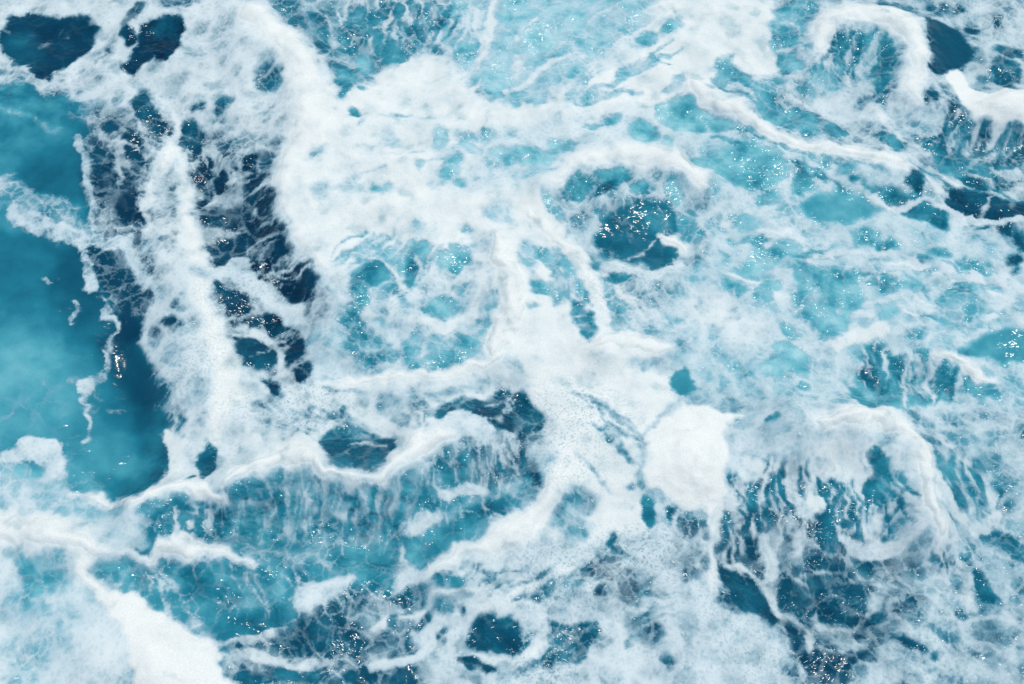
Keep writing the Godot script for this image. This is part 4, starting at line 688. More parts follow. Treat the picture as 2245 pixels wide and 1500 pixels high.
# Strands of foam and slits of open water drawn out by the flow: [count, foam density, aeration, half width from, to, length from, to, drift x, drift z, line they start from]
const STRANDS := [
	[46, 0.86, -1, 0.013, 0.032, 0.37, 1.06, -0.01, 1, [2.23, 2, 2.66, 1.66, 3.22, 1.52, 3.68, 1.48]],
	[40, 0.86, -1, 0.013, 0.032, 0.37, 1.06, 0.17, 0.99, [3.68, 1.48, 4.16, 1.43, 4.54, 1.82, 4.61, 2.29]],
	[30, 0.16, 0.35, 0.016, 0.031, 0.26, 0.68, 0.02, 1, [2.33, 2.09, 2.7, 1.82, 3.22, 1.71, 3.66, 1.81, 4.14, 1.85]],
	[24, 0.2, 0.45, 0.016, 0.032, 0.27, 0.58, 0.2, 0.98, [3.93, 1.44, 4.34, 1.86, 4.94, 1.52, 5.44, 1.75]],
	[60, 0.72, -1, 0.008, 0.018, 0.18, 0.58, -0.04, 1, [-3.87, 2.21, -3.16, 2.13, -2.09, 1.91, -1.3, 1.86, -0.62, 1.47, 0.14, 1.32]],
	[40, 0.14, 0.45, 0.013, 0.026, 0.16, 0.47, -0.04, 1, [-3.87, 2.25, -3.17, 2.18, -2.09, 1.98, -1.3, 1.95, -0.62, 1.59, 0.14, 1.49]],
	[26, 0.8, -1, 0.013, 0.034, 0.3, 0.74, -0.42, 0.91, [5.65, -3.48, 6.08, -3.21, 6.64, -3.18]],
	[18, 0.3, 0.35, 0.017, 0.034, 0.3, 0.67, -0.42, 0.91, [5.64, -3.35, 6.08, -3.19, 6.64, -3.13]],
	[24, 0.72, -1, 0.014, 0.029, 0.43, 1.01, -0.31, 0.95, [4.17, -4.8, 4.8, -4.84, 5.31, -4.55]],
	[12, 0.2, 0.42, 0.022, 0.036, 0.29, 0.65, -0.31, 0.95, [4.35, -4.71, 5.14, -4.65]],
	[34, 0.8, -1, 0.011, 0.03, 0.44, 1.11, -0.11, 0.99, [-2.42, -5.49, -1.67, -5.66, -1.03, -5.49, -0.33, -5.32]],
	[22, 0.25, 0.45, 0.018, 0.037, 0.29, 0.81, -0.1, 0.99, [-2.29, -5.31, -1.66, -5.4, -0.52, -5.23]],
	[30, 0.85, -1, 0.009, 0.023, 0.26, 0.63, -0.05, 1, [4.11, 0.03, 4.48, 0.12, 4.88, 0.24, 5.41, 0.55]],
	[18, 0.15, 0.42, 0.014, 0.028, 0.23, 0.51, -0.05, 1, [4.1, 0.12, 4.57, 0.17, 5.41, 0.55]],
	[34, 0.66, -1, 0.007, 0.019, 0.31, 0.87, -0.92, 0.4, [-2.78, -2.62, -2.72, -1.91, -2.57, -1.37, -2.08, -0.71, -2.39, -0.21]],
	[18, 0.62, -1, 0.008, 0.017, 0.27, 0.73, 0.52, 0.85, [-5.45, -3.07, -5.1, -3.08, -4.15, -2.91, -3.79, -2.9]],
	[40, 0.1, 0.07, 0.018, 0.043, 0.18, 0.55, -0.89, 0.45, [-2.93, -2.24, -2.69, -1.51, -2.31, -0.86, -2.53, -0.58]],
]
const SHEET_STRANDS := [
	[34, 0.9, -1, 0.012, 0.031, 0.56, 1.37, -0.48, 0.88, [-1.37, -1.8, -0.92, -1.61, -0.46, -1.47]],
	[34, 0.9, -1, 0.012, 0.031, 0.56, 1.36, 0.43, 0.9, [0.1, -1.76, 0.55, -1.5, 1.15, -0.97]],
	[26, 0.4, 0.72, 0.019, 0.037, 0.43, 0.99, -0.5, 0.86, [-1.82, -1.6, -1.24, -1.35, -0.41, -1.33]],
	[22, 0.42, 0.68, 0.018, 0.036, 0.36, 0.91, 0.43, 0.9, [0.15, -1.35, 0.71, -1.23, 1.3, -0.7]],
	[46, 0.82, -1, 0.013, 0.033, 0.4, 1.14, 0.85, 0.53, [2.69, -4.48, 3.8, -3.92, 2.6, -3.33, 3.94, -2.75, 5.76, -2.89, 5.04, -2.28, 6.23, -2.35]],
	[36, 0.22, 0.5, 0.017, 0.04, 0.33, 0.93, 0.85, 0.53, [2.67, -4.22, 3.97, -3.84, 2.58, -3.06, 4.25, -2.31, 5.87, -2.83, 5.33, -2.18, 6.16, -2.51]],
	[46, 0.85, -1, 0.012, 0.03, 0.42, 1.09, 0.98, 0.22, [2.48, -1.77, 3.25, -1.49, 2.41, -0.83, 3.58, -0.44, 4.6, -1.09, 5.9, -1.22, 4.56, -0.44, 5.59, -0.44]],
	[30, 0.3, 0.62, 0.015, 0.036, 0.3, 0.73, 0.97, 0.24, [2.58, -1.5, 3.33, -1.22, 4.28, -0.83, 5.73, -1.22, 4.87, -0.38]],
	[40, 0.88, -1, 0.014, 0.035, 0.49, 1.33, 0.79, -0.61, [-0.26, -3.82, 0.36, -4.98, 1.08, -3.99, 1.73, -4.98, 1.35, -3.34]],
	[34, 0.45, 0.8, 0.021, 0.049, 0.42, 1.04, 0.84, -0.54, [-0.26, -3.65, 0.73, -4.98, 0.76, -3.52, 1.83, -4.4, 2.25, -3.43]],
	[12, 0.62, 0.8, 0.02, 0.04, 0.4, 0.99, 0.95, -0.3, [-2.29, -2.1, -2.13, -3.13, -1.57, -3.48, -0.93, -2.14, -1.41, -2.69, 0.16, -3.04]],
	[40, 0.97, -1, 0.026, 0.059, 0.52, 1.44, 0.81, -0.59, [-2.39, -1.87, -2.12, -2.98, -1.34, -3.81, -0.92, -1.87]],
	[40, 0.45, 0.4, 0.012, 0.029, 0.24, 0.63, 0.92, -0.38, [-1.16, 3.26, -0.59, 2.89, 0.13, 3.2, 0.62, 2.82, 1.33, 3.22, 1.06, 3.79]],
	[34, 0.9, -1, 0.01, 0.024, 0.29, 0.82, 0.91, -0.42, [-1.53, 3.54, -1.07, 3.07, -0.35, 3.29, 0.37, 2.96, 1.07, 3.65]],
	[30, 0.5, 0.4, 0.014, 0.029, 0.24, 0.67, 0.95, 0.31, [4.25, 3.03, 5.24, 2.8, 3.89, 3.77, 5.09, 3.55, 4.56, 3.92]],
	[24, 0.6, -1, 0.01, 0.02, 0.25, 0.65, 0.57, 0.82, [-4.2, 2.8, -3.5, 2.82, -2.71, 2.85, -2.03, 2.94]],
	[40, 0.55, 0.4, 0.017, 0.033, 0.22, 0.66, 0.72, 0.69, [-2.93, 0.8, -2.19, 0.93, -1.37, 0.8, -0.84, 0.77, 0.67, 0.66, 1.18, 0.92, 0.64, 1.54]],
]
# Foam full of burst bubbles: [strength, oval]
const SPECKLE := [
	[0.8, [-2.45, 0.88, 0.99, 0.351, 0.01]],
	[0.8, [0.65, 1.24, 0.876, 0.741, -0.06]],
	[1, [1, 2.88, 1.213, 0.557, -0.01]],
	[1, [2.16, 3.51, 0.901, 0.53, -0.04]],
	[0.7, [-3.26, -0.72, 0.608, 0.45, 0.13]],
	[0.6, [4.49, 3.78, 1.032, 0.33, -0.02]],
	[0.9, [-0.1, 3.92, 0.932, 0.187, 0]],
	[0.4, [2.5, 0.68, 0.787, 0.355, -0.02]],
	[0.5, [-3.62, 0.12, 0.995, 0.424, 1.42]],
	[0.5, [1.47, -0.7, 0.659, 0.388, -0.03]],
	[0.3, [4.26, -0.7, 1.098, 0.388, -0.02]],
]

var zone_d := PackedFloat32Array()
var zone_w := PackedFloat32Array()
var foam := PackedFloat32Array()      # foam density on the mesh grid
var air := PackedFloat32Array()       # aeration of the water
var relief := PackedFloat32Array()    # height of the water
var chop := PackedFloat32Array()
var streak := PackedFloat32Array()
var cover := PackedFloat32Array()     # foam cover, 0 to 1, as drawn
var bed := PackedFloat32Array()       # height of the water with its chop
var speckle := PackedFloat32Array()
var ripple := PackedFloat32Array()
var veil_keep := PackedByteArray()
var sheet := PackedFloat32Array()     # height of the foam sheet's top
var bend_x := PackedFloat32Array()
var bend_z := PackedFloat32Array()
var results := []
var ramp_bytes := PackedByteArray()

func noise(type, frequency, octaves, seed_value, gain := 0.5):
	var n := FastNoiseLite.new()
	n.noise_type = type
	n.frequency = frequency
	n.seed = seed_value
	n.fractal_type = FastNoiseLite.FRACTAL_FBM if octaves > 1 else FastNoiseLite.FRACTAL_NONE
	n.fractal_octaves = octaves
	n.fractal_gain = gain
	return n

func cells(frequency, seed_value, warp_amplitude, warp_frequency):
	var n = noise(FastNoiseLite.TYPE_CELLULAR, frequency, 1, seed_value)
	n.cellular_distance_function = FastNoiseLite.DISTANCE_EUCLIDEAN
	n.cellular_return_type = FastNoiseLite.RETURN_DISTANCE2_SUB
	n.cellular_jitter = 1.0
	n.domain_warp_enabled = true
	n.domain_warp_type = FastNoiseLite.DOMAIN_WARP_SIMPLEX
	n.domain_warp_amplitude = warp_amplitude
	n.domain_warp_frequency = warp_frequency
	n.domain_warp_fractal_type = FastNoiseLite.DOMAIN_WARP_FRACTAL_PROGRESSIVE
	n.domain_warp_fractal_octaves = 5
	return n

func noise_bytes(n: FastNoiseLite, wide: int, high: int, lengthen := Vector2.ONE) -> PackedByteArray:   # noise over the whole patch of sea, 0 to 255; its frequency is per metre
	var w := int(wide / lengthen.x)
	var h := int(high / lengthen.y)
	var metre := wide / WIDE / minf(lengthen.x, lengthen.y)   # texels to a metre before the picture is lengthened
	n.frequency /= metre
	n.domain_warp_frequency /= metre
	n.domain_warp_amplitude *= metre
	var im := n.get_image(w, h, false, false, true)
	if w != wide or h != high:
		im.resize(wide, high, Image.INTERPOLATE_CUBIC)
	return im.get_data()

func enlarged(field: PackedFloat32Array, wide: int, high: int, to_wide: int, to_high: int) -> PackedFloat32Array:
	var im := Image.create_from_data(wide, high, false, Image.FORMAT_RF, field.to_byte_array())
	im.resize(to_wide, to_high, Image.INTERPOLATE_CUBIC if wide < 500 else Image.INTERPOLATE_BILINEAR)
	return im.get_data().to_float32_array()

func band_reach(g: Array, px: float, pz: float) -> Vector3:   # (distance outside the band, distance as a share of its half width, that half width)
	var best := 99.0
	var share := 99.0
	var half := 0.1
	for i in range(0, g.size() - 3, 3):
		var ax: float = g[i]
		var az: float = g[i + 1]
		var ux: float = g[i + 3] - ax
		var uz: float = g[i + 4] - az
		var t := clampf(((px - ax) * ux + (pz - az) * uz) / maxf(ux * ux + uz * uz, 1e-6), 0.0, 1.0)
		var r: float = lerpf(g[i + 2], g[i + 5], t)
		var dx := px - ax - ux * t
		var dz := pz - az - uz * t
		var d := sqrt(dx * dx + dz * dz)
		best = minf(best, d - r)
		if d / r < share:
			share = d / r
			half = r
	return Vector3(best, share, half)

func area_reach(g: Array, px: float, pz: float) -> float:      # signed distance to the outline, negative inside
	var d := 1e9
	var inside := false
	var n := g.size()
	var bx: float = g[n - 2]
	var bz: float = g[n - 1]
	for i in range(0, n, 2):
		var ax: float = g[i]
		var az: float = g[i + 1]
		var ux := bx - ax
		var uz := bz - az
		var t := clampf(((px - ax) * ux + (pz - az) * uz) / maxf(ux * ux + uz * uz, 1e-9), 0.0, 1.0)
		var dx := px - ax - ux * t
		var dz := pz - az - uz * t
		d = minf(d, dx * dx + dz * dz)
		if (az > pz) != (bz > pz) and px < (bx - ax) * (pz - az) / (bz - az) + ax:
			inside = not inside
		bx = ax
		bz = az
	return -sqrt(d) if inside else sqrt(d)

func oval_reach(g: Array, px: float, pz: float) -> Vector2:    # (about the distance outside, radius as a share)
	var c := cos(g[4] as float)
	var s := sin(g[4] as float)
	var dx: float = px - g[0]
	var dz: float = pz - g[1]
	var u: float = (dx * c + dz * s) / g[2]
	var v: float = (-dx * s + dz * c) / g[3]
	var r := sqrt(u * u + v * v)
	return Vector2((r - 1.0) * minf(g[2], g[3]), r)

func bounds(shape: String, g: Array, more: float) -> Rect2:
	if shape == "oval":
		var r: float = maxf(g[2], g[3]) + more
		return Rect2(g[0] - r, g[1] - r, 2.0 * r, 2.0 * r)
	var stride := 3 if shape == "band" else 2
	var box := Rect2(g[0], g[1], 0, 0)
	var wide := 0.0
	for i in range(0, g.size(), stride):
		box = box.expand(Vector2(g[i], g[i + 1]))
		if stride == 3:
			wide = maxf(wide, g[i + 2])
	return box.grow(wide + more)

func outside(shape: String, g: Array, x: float, z: float) -> float:
	if shape == "band":
		return band_reach(g, x, z).x
	if shape == "oval":
		return oval_reach(g, x, z).x
	return area_reach(g, x, z)

func pick(field: PackedFloat32Array, wide: int, high: int, x: float, z: float) -> float:
	var u := clampf((x - X0) / WIDE * (wide - 1), 0.0, wide - 1.001)
	var v := clampf((z - Z0) / DEEP * (high - 1), 0.0, high - 1.001)
	var at := int(v) * wide + int(u)
	u -= int(u)
	v -= int(v)
	return lerpf(lerpf(field[at], field[at + 1], u), lerpf(field[at + wide], field[at + wide + 1], u), v)

# Zones, swell, calm water and streaked faces on a coarse grid.
func broad_fields() -> Array:
	var fields := []
	for start in [0.6, 0.5, 0.0, 1.0, 0.0, 0.0]:
		var a := PackedFloat32Array()
		a.resize(CX * CZ)
		a.fill(start)
		fields.append(a)
	var d: PackedFloat32Array = fields[0]
	var w: PackedFloat32Array = fields[1]
	var h: PackedFloat32Array = fields[2]
	var c: PackedFloat32Array = fields[3]
	var s: PackedFloat32Array = fields[4]
	var k: PackedFloat32Array = fields[5]
	var ops := []
	for op in ZONES:
		ops.append([0, op[0], op[4], op[3], op[1], op[2]])
	for op in RELIEF:
		ops.append([1, op[0], op[2], 0.0, op[1], 0.0])
	for op in CALM:
		ops.append([2, "oval", op[1], 0.0, op[0], 0.0])
	for op in STREAK:
		ops.append([3, "oval", op[1], 0.0, op[0], 0.0])
	for op in SPECKLE:
		ops.append([4, "oval", op[1], 0.0, op[0], 0.0])
	for op in ops:
		var what: int = op[0]
		var shape: String = op[1]
		var g: Array = op[2]
		var soft: float = op[3]
		var box := bounds(shape, g, soft)
		if what == 1 and shape == "band":
			box = box.grow(0.5)
		elif what > 0:
			box = box.grow(maxf(box.size.x, box.size.y) * 0.45)
		for j in range(clampi(int((box.position.y - Z0) / DEEP * (CZ - 1)), 0, CZ), clampi(int((box.end.y - Z0) / DEEP * (CZ - 1)) + 2, 0, CZ)):
			var z := Z0 + DEEP * j / (CZ - 1)
			for i in range(clampi(int((box.position.x - X0) / WIDE * (CX - 1)), 0, CX), clampi(int((box.end.x - X0) / WIDE * (CX - 1)) + 2, 0, CX)):
				var x := X0 + WIDE * i / (CX - 1)
				var at := j * CX + i
				if what == 0:
					var m := smoothstep(soft, -soft, outside(shape, g, x, z))
					d[at] = lerpf(d[at], op[4], m)
					w[at] = lerpf(w[at], op[5], m)
				elif what == 1:
					var r := band_reach(g, x, z).y * 1.04 if shape == "band" else oval_reach(g, x, z).y
					h[at] += op[4] * exp(-1.22 * r * r)
				else:
					var m := smoothstep(1.3, 0.7, oval_reach(g, x, z).y)
					if what == 2:
						c[at] = lerpf(c[at], op[4], m)
					elif what == 3:
						s[at] = maxf(s[at], op[4] * m)
					else:
						k[at] = maxf(k[at], op[4] * m)
	return fields

# Wavering outlines: how far each point of the grid is pushed aside before it is looked up.
func bend_outlines():
	var nx := noise_bytes(noise(FastNoiseLite.TYPE_SIMPLEX_SMOOTH, 2.2, 5, 11, 0.55), NX, NZ)
	var nz := noise_bytes(noise(FastNoiseLite.TYPE_SIMPLEX_SMOOTH, 2.2, 5, 12, 0.55), NX, NZ)
	bend_x.resize(NX * NZ)
	bend_z.resize(NX * NZ)
	for at in NX * NZ:
		bend_x[at] = (nx[at] - 127.5) * 0.00062
		bend_z[at] = (nz[at] - 127.5) * 0.00062

func mark_foam():
	foam.resize(NX * NZ)
	air.resize(NX * NZ)
	var su := float(CX - 1) / WIDE
	var sv := float(CZ - 1) / DEEP
	for j in NZ:
		var z := Z0 + DEEP * j / (NZ - 1)
		for i in NX:
			var x := X0 + WIDE * i / (NX - 1)
			var at := j * NX + i
			var u := clampf((x + 1.5 * bend_x[at] - X0) * su, 0.0, CX - 1.001)
			var v := clampf((z + 1.5 * bend_z[at] - Z0) * sv, 0.0, CZ - 1.001)
			var a := int(u)
			var b := int(v)
			var k := b * CX + a
			u -= a
			v -= b
			foam[at] = lerpf(lerpf(zone_d[k], zone_d[k + 1], u), lerpf(zone_d[k + CX], zone_d[k + CX + 1], u), v)
			air[at] = lerpf(lerpf(zone_w[k], zone_w[k + 1], u), lerpf(zone_w[k + CX], zone_w[k + CX + 1], u), v)
	var ops := []
	strand_ops(SHEET_STRANDS, 77, ops)
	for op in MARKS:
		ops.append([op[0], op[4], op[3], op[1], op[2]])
	strand_ops(STRANDS, 78, ops)
	for op in THICK:
		var soft := 0.04
		if op[4] == "band":
			soft = 0.0
			for k in range(2, op[5].size(), 3):
				soft = maxf(soft, op[5][k])
			soft = 0.02 + (0.55 if op[3] > 0.035 else 0.4) * soft
		ops.append([op[4], op[5], soft, (1.06 if op[4] == "area" else 1.0) if op[3] > 0.035 else (0.8 if op[3] > 0.025 else (0.6 if op[3] > 0.018 else 0.46)), -1.0, 1.1])
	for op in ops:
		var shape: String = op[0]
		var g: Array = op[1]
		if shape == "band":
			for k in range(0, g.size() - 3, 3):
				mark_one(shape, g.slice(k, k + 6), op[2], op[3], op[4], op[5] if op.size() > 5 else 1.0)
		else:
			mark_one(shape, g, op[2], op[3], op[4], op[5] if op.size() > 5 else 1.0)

func strand_ops(rows: Array, seed_value: int, ops: Array):
	var rng := RandomNumberGenerator.new()
	rng.seed = seed_value
	for op in rows:
		var line: Array = op[9]
		for k in op[0]:
			var at := rng.randf() * (line.size() / 2 - 1)
			var a := int(at) * 2
			var p := Vector2(lerpf(line[a], line[a + 2], at - int(at)), lerpf(line[a + 1], line[a + 3], at - int(at)))
			var way := Vector2(op[7], op[8]).rotated(rng.randf_range(-0.28, 0.28)) * rng.randf_range(op[5], op[6]) / 3.0
			var wide := rng.randf_range(op[3], op[4])
			var turn := rng.randf_range(-0.22, 0.22)
			p += way.normalized() * rng.randf_range(-0.05, 0.1)
			var g := [p.x, p.y, wide]
			for n in 3:
				p += way
				way = way.rotated(turn + rng.randf_range(-0.15, 0.15))
				g.append_array([p.x, p.y, wide * [0.9, 0.65, 0.25][n]])
			ops.append(["band", g, wide * 0.9 + 0.01, clampf(op[1] + rng.randf_range(-0.12, 0.08), 0.05, 0.95), op[2]])

func mark_one(shape: String, g: Array, soft: float, value: float, tone: float, waver: float):
	var box := bounds(shape, g, soft + 0.07 * waver)
	var i0 := clampi(int((box.position.x - X0) / WIDE * (NX - 1)), 0, NX)
	var i1 := clampi(int((box.end.x - X0) / WIDE * (NX - 1)) + 2, 0, NX)
	var j0 := clampi(int((box.position.y - Z0) / DEEP * (NZ - 1)), 0, NZ)
	var j1 := clampi(int((box.end.y - Z0) / DEEP * (NZ - 1)) + 2, 0, NZ)
	var what := ["oval", "band", "area"].find(shape)
	var ax: float = g[0]
	var az: float = g[1]
	var ra: float = g[2]
	var rb: float = g[3]
	var turn: float = g[4]
	var cs := cos(turn)
	var sn := sin(turn)
	var least := minf(ra, rb)
	var ux := 0.0
	var uz := 0.0
	var span := 1.0
	if what == 1:
		ux = g[3] - ax
		uz = g[4] - az
		rb = g[5]
		span = maxf(ux * ux + uz * uz, 1e-6)
	for j in range(j0, j1):
		var z0 := Z0 + DEEP * j / (NZ - 1)
		for i in range(i0, i1):
			var at := j * NX + i
			var x := X0 + WIDE * i / (NX - 1) + waver * bend_x[at]
			var z := z0 + waver * bend_z[at]
			var reach := 0.0
			if what == 0:
				var dx := x - ax
				var dz := z - az
				reach = (Vector2((dx * cs + dz * sn) / ra, (dz * cs - dx * sn) / rb).length() - 1.0) * least
			elif what == 1:
				var t := clampf(((x - ax) * ux + (z - az) * uz) / span, 0.0, 1.0)
				reach = Vector2(x - ax - ux * t, z - az - uz * t).length() - ra - (rb - ra) * t
			else:
				reach = area_reach(g, x, z)
			if reach < soft:
				var m := smoothstep(soft, -soft, reach)
				foam[at] = lerpf(foam[at], value, m)
				if tone >= 0.0:
					air[at] = lerpf(air[at], tone, m)

# Foam cover and the colours of foam and water, texel by texel.
func paint(foam_rgba: PackedByteArray, water_rgb: PackedByteArray):
	foam_rgba.resize(TX * TZ * 4)
	water_rgb.resize(TX * TZ * 3)
	cover.resize(TX * TZ)
	var large := noise_bytes(cells(2.9, 21, 0.42, 0.8), TX, TZ, Vector2(2, 2))
	var middle := noise_bytes(cells(6.5, 22, 0.30, 1.0), TX, TZ, Vector2(2, 2))
	var small := noise_bytes(cells(15.0, 28, 0.16, 1.6), TX, TZ)
	var mist := noise_bytes(noise(FastNoiseLite.TYPE_SIMPLEX_SMOOTH, 2.6, 5, 23, 0.45), TX, TZ)
	var comb := noise_bytes(cells(8.0, 24, 0.14, 1.6), TX, TZ, Vector2(1.0, 3.0))
	var rest := noise_bytes(noise(FastNoiseLite.TYPE_SIMPLEX_SMOOTH, 0.55, 3, 29, 0.5), TX, TZ, Vector2(4, 4))
	var grain := noise_bytes(noise(FastNoiseLite.TYPE_SIMPLEX, 36.0, 2, 25), TX, TZ)
	var pin := noise_bytes(noise(FastNoiseLite.TYPE_VALUE, 60.0, 1, 26), TX, TZ)
	var dense := enlarged(foam, NX, NZ, TX, TZ)
	var tones := enlarged(air, NX, NZ, TX, TZ)
	var specks := enlarged(speckle, CX, CZ, TX, TZ)
	var lively := enlarged(chop, NX, NZ, TX, TZ)
	var waves := noise_bytes(noise(FastNoiseLite.TYPE_SIMPLEX_SMOOTH, 8.0, 3, 27, 0.45), TX, TZ, Vector2(1.7, 1.0))
	ripple.resize(TX * TZ)
	var combed := enlarged(streak, CX, CZ, TX, TZ)
	for at in TX * TZ:
		var d := dense[at]
		var veil := mist[at] * 0.0078 - 1.0
		var g := grain[at] * 0.0078 - 1.0
		var open := maxf(4.0 * d * (1.0 - d), 0.0)
		var q := clampf((d - 0.06) * 1.1, 0.0, 1.0)
		var cube := q * q * q
		var laced := 0.5 + 0.5 * smoothstep(0.3, 0.75, rest[at] * 0.0039)   # elsewhere the foam is a smooth milky veil
		var break_up := 255.0 * (1.0 + 0.7 * veil)
		var w := (0.012 + 0.09 * q + 0.50 * cube) * break_up
		var coarse := 1.0 - smoothstep(w * 0.3, w * 1.4 + 26.0, float(large[at]))
		w = (0.10 * q + 0.50 * cube) * break_up
		var cell := float(middle[at])
		var s := combed[at] * smoothstep(-0.7, 0.5, veil)
		if s > 0.01:
			cell = lerpf(cell, comb[at], s)
			coarse *= 1.0 - 0.5 * s
		var mesh := 1.0 - smoothstep(w * 0.3, w * 1.4 + 26.0, cell)
		w = (0.10 * q * q + 0.55 * cube * q) * break_up
		var fine := (1.0 - smoothstep(w * 0.2, w * 1.4 + 20.0, float(small[at]))) * smoothstep(0.25, 0.6, d)
		var f := 1.0 - (1.0 - (0.16 + 0.64 * q) * coarse) * (1.0 - 0.54 * laced * mesh * smoothstep(0.08, 0.42, d)) * (1.0 - 0.3 * laced * fine)
		f *= smoothstep(0.04, 0.16, d)
		f = 1.0 - (1.0 - f) * (1.0 - 0.6 * smoothstep(0.2, 0.92, minf(d, 1.0) + (0.34 * veil + 0.05 * g) * open))
		f = maxf(f, 0.95 * smoothstep(0.74, 1.0, d + 0.16 * veil))
		if f > 0.3 and pin[at] > 150 and specks[at] > 0.02:   # burst bubbles leave pinholes in thin foam
			f *= 1.0 - 0.000026 * (pin[at] - 150) * specks[at] * rest[at]
		var froth := smoothstep(0.72, 1.06, d)   # deep froth is creamier than a wet sheet
		f *= minf(0.86 + 0.08 * smoothstep(0.6, 0.95, d) + 0.07 * veil + 0.9 * maxf(d - 0.95, 0.0), 1.0)   # only thick foam hides the water wholly
		f *= 1.0 - 0.10 * (1.0 - froth) * smoothstep(60.0, 190.0, float(small[at])) - 0.05 * (1.0 - froth) * maxf(g, 0.0)   # bubble pits
		cover[at] = f
		var tint := 0.97 + 0.035 * g
		var film := 1.0 - f   # a thin raft of wet bubbles is bluer than froth
		foam_rgba[at * 4] = int((234.0 + 9.0 * froth - 70.0 * film) * tint)
		foam_rgba[at * 4 + 1] = int((241.0 + 3.0 * froth - 28.0 * film) * tint)
		foam_rgba[at * 4 + 2] = int((243.5 - 2.5 * froth - 8.0 * film) * tint)
		foam_rgba[at * 4 + 3] = int(255.0 * f)
		ripple[at] = waves[at] * 0.0039 * lively[at]
		var tone := tones[at]
		var step := clampi(int(255.0 * (tone + (0.3 * tone + 0.05) * veil * minf(lively[at], 1.0) + 0.06 * mesh * smoothstep(0.5, 1.0, lively[at]) + 0.015 * g)), 0, 255) * 3
		water_rgb[at * 3] = ramp_bytes[step]
		water_rgb[at * 3 + 1] = ramp_bytes[step + 1]
		water_rgb[at * 3 + 2] = ramp_bytes[step + 2]

func raise():
	var heave := noise_bytes(noise(FastNoiseLite.TYPE_SIMPLEX_SMOOTH, 1.2, 1, 31), NX, NZ)
	var jostle := noise_bytes(noise(FastNoiseLite.TYPE_SIMPLEX_SMOOTH, 3.4, 2, 32), NX, NZ)
	var puff := noise_bytes(noise(FastNoiseLite.TYPE_SIMPLEX_SMOOTH, 5.0, 2, 33), NX, NZ)
	var share := enlarged(cover, TX, TZ, NX, NZ)
	bed.resize(NX * NZ)
	sheet.resize(NX * NZ)
	veil_keep.resize(NX * NZ)
	for j in NZ:
		var rim_z := minf(j, NZ - 1 - j)
		for i in NX:
			var at := j * NX + i
			var rim := smoothstep(0.0, 40.0, minf(rim_z, minf(i, NX - 1 - i)))
			var f := share[at]
			var h := (relief[at] + chop[at] * (0.0006 * (heave[at] - 127.5) + 0.0001 * (jostle[at] - 127.5))) * rim
			bed[at] = h
			sheet[at] = h + 0.004 + 0.014 * f + 0.00002 * f * (puff[at] - 127.5)
			veil_keep[at] = 1 if f > 0.012 else 0

func make_ramp():
	var stops := [[0.0, 0.0015, 0.015, 0.04], [0.1, 0.002, 0.04, 0.085], [0.25, 0.005, 0.088, 0.15], [0.4, 0.014, 0.178, 0.26], [0.55, 0.055, 0.305, 0.39], [0.7, 0.155, 0.455, 0.53], [0.85, 0.31, 0.59, 0.645], [1.0, 0.48, 0.7, 0.735]]
	ramp_bytes.resize(768)
	for k in 256:
		var t := k / 255.0
		var a := 0
		while a < stops.size() - 2 and t > stops[a + 1][0]:
			a += 1
		var m: float = (t - stops[a][0]) / (stops[a + 1][0] - stops[a][0])
		var c := Color(lerpf(stops[a][1], stops[a + 1][1], m), lerpf(stops[a][2], stops[a + 1][2], m), lerpf(stops[a][3], stops[a + 1][3], m)).linear_to_srgb()
		ramp_bytes[k * 3] = c.r8
		ramp_bytes[k * 3 + 1] = c.g8
		ramp_bytes[k * 3 + 2] = c.b8

func normal_of(field: PackedFloat32Array, i: int, j: int) -> Vector3:
	var a := maxi(i - 1, 0)
	var b := mini(i + 1, NX - 1)
	var c := maxi(j - 1, 0)
	var e := mini(j + 1, NZ - 1)
	var sx := (field[j * NX + b] - field[j * NX + a]) / ((b - a) * WIDE / (NX - 1))
	var sz := (field[e * NX + i] - field[c * NX + i]) / ((e - c) * DEEP / (NZ - 1))
	return Vector3(-sx, 1.0, -sz).normalized()

# A mesh over the cells of the grid rectangle for which keep is set.
func grid_mesh(field: PackedFloat32Array, keep: PackedByteArray, i0: int, i1: int, j0: int, j1: int) -> ArrayMesh:
	var number := PackedInt32Array()
	var wide := i1 - i0
	number.resize(wide * (j1 - j0))
	number.fill(-1)
	var v := PackedVector3Array()
	var n := PackedVector3Array()
	var uv := PackedVector2Array()
	var index := PackedInt32Array()
	for j in range(j0, j1 - 1):
		for i in range(i0, i1 - 1):
			if keep.size() and keep[j * NX + i] + keep[j * NX + i + 1] + keep[(j + 1) * NX + i] + keep[(j + 1) * NX + i + 1] == 0:
				continue
			var q := [0, 0, 0, 0]
			for k in 4:
				var a := i + (k & 1)
				var b := j + (k >> 1)
				var at := (b - j0) * wide + a - i0
				if number[at] < 0:
					number[at] = v.size()
					v.append(Vector3(X0 + WIDE * a / (NX - 1), field[b * NX + a], Z0 + DEEP * b / (NZ - 1)))
					n.append(normal_of(field, a, b))
					uv.append(Vector2(a / float(NX - 1), b / float(NZ - 1)))
				q[k] = number[at]
			index.append_array(PackedInt32Array([q[0], q[1], q[2], q[1], q[3], q[2]]))
	var arrays := []
	arrays.resize(Mesh.ARRAY_MAX)
	arrays[Mesh.ARRAY_VERTEX] = v
	arrays[Mesh.ARRAY_NORMAL] = n
	arrays[Mesh.ARRAY_TEX_UV] = uv
	arrays[Mesh.ARRAY_INDEX] = index
	var m := ArrayMesh.new()
	if index.size():
		m.add_surface_from_arrays(Mesh.PRIMITIVE_TRIANGLES, arrays)
	return m

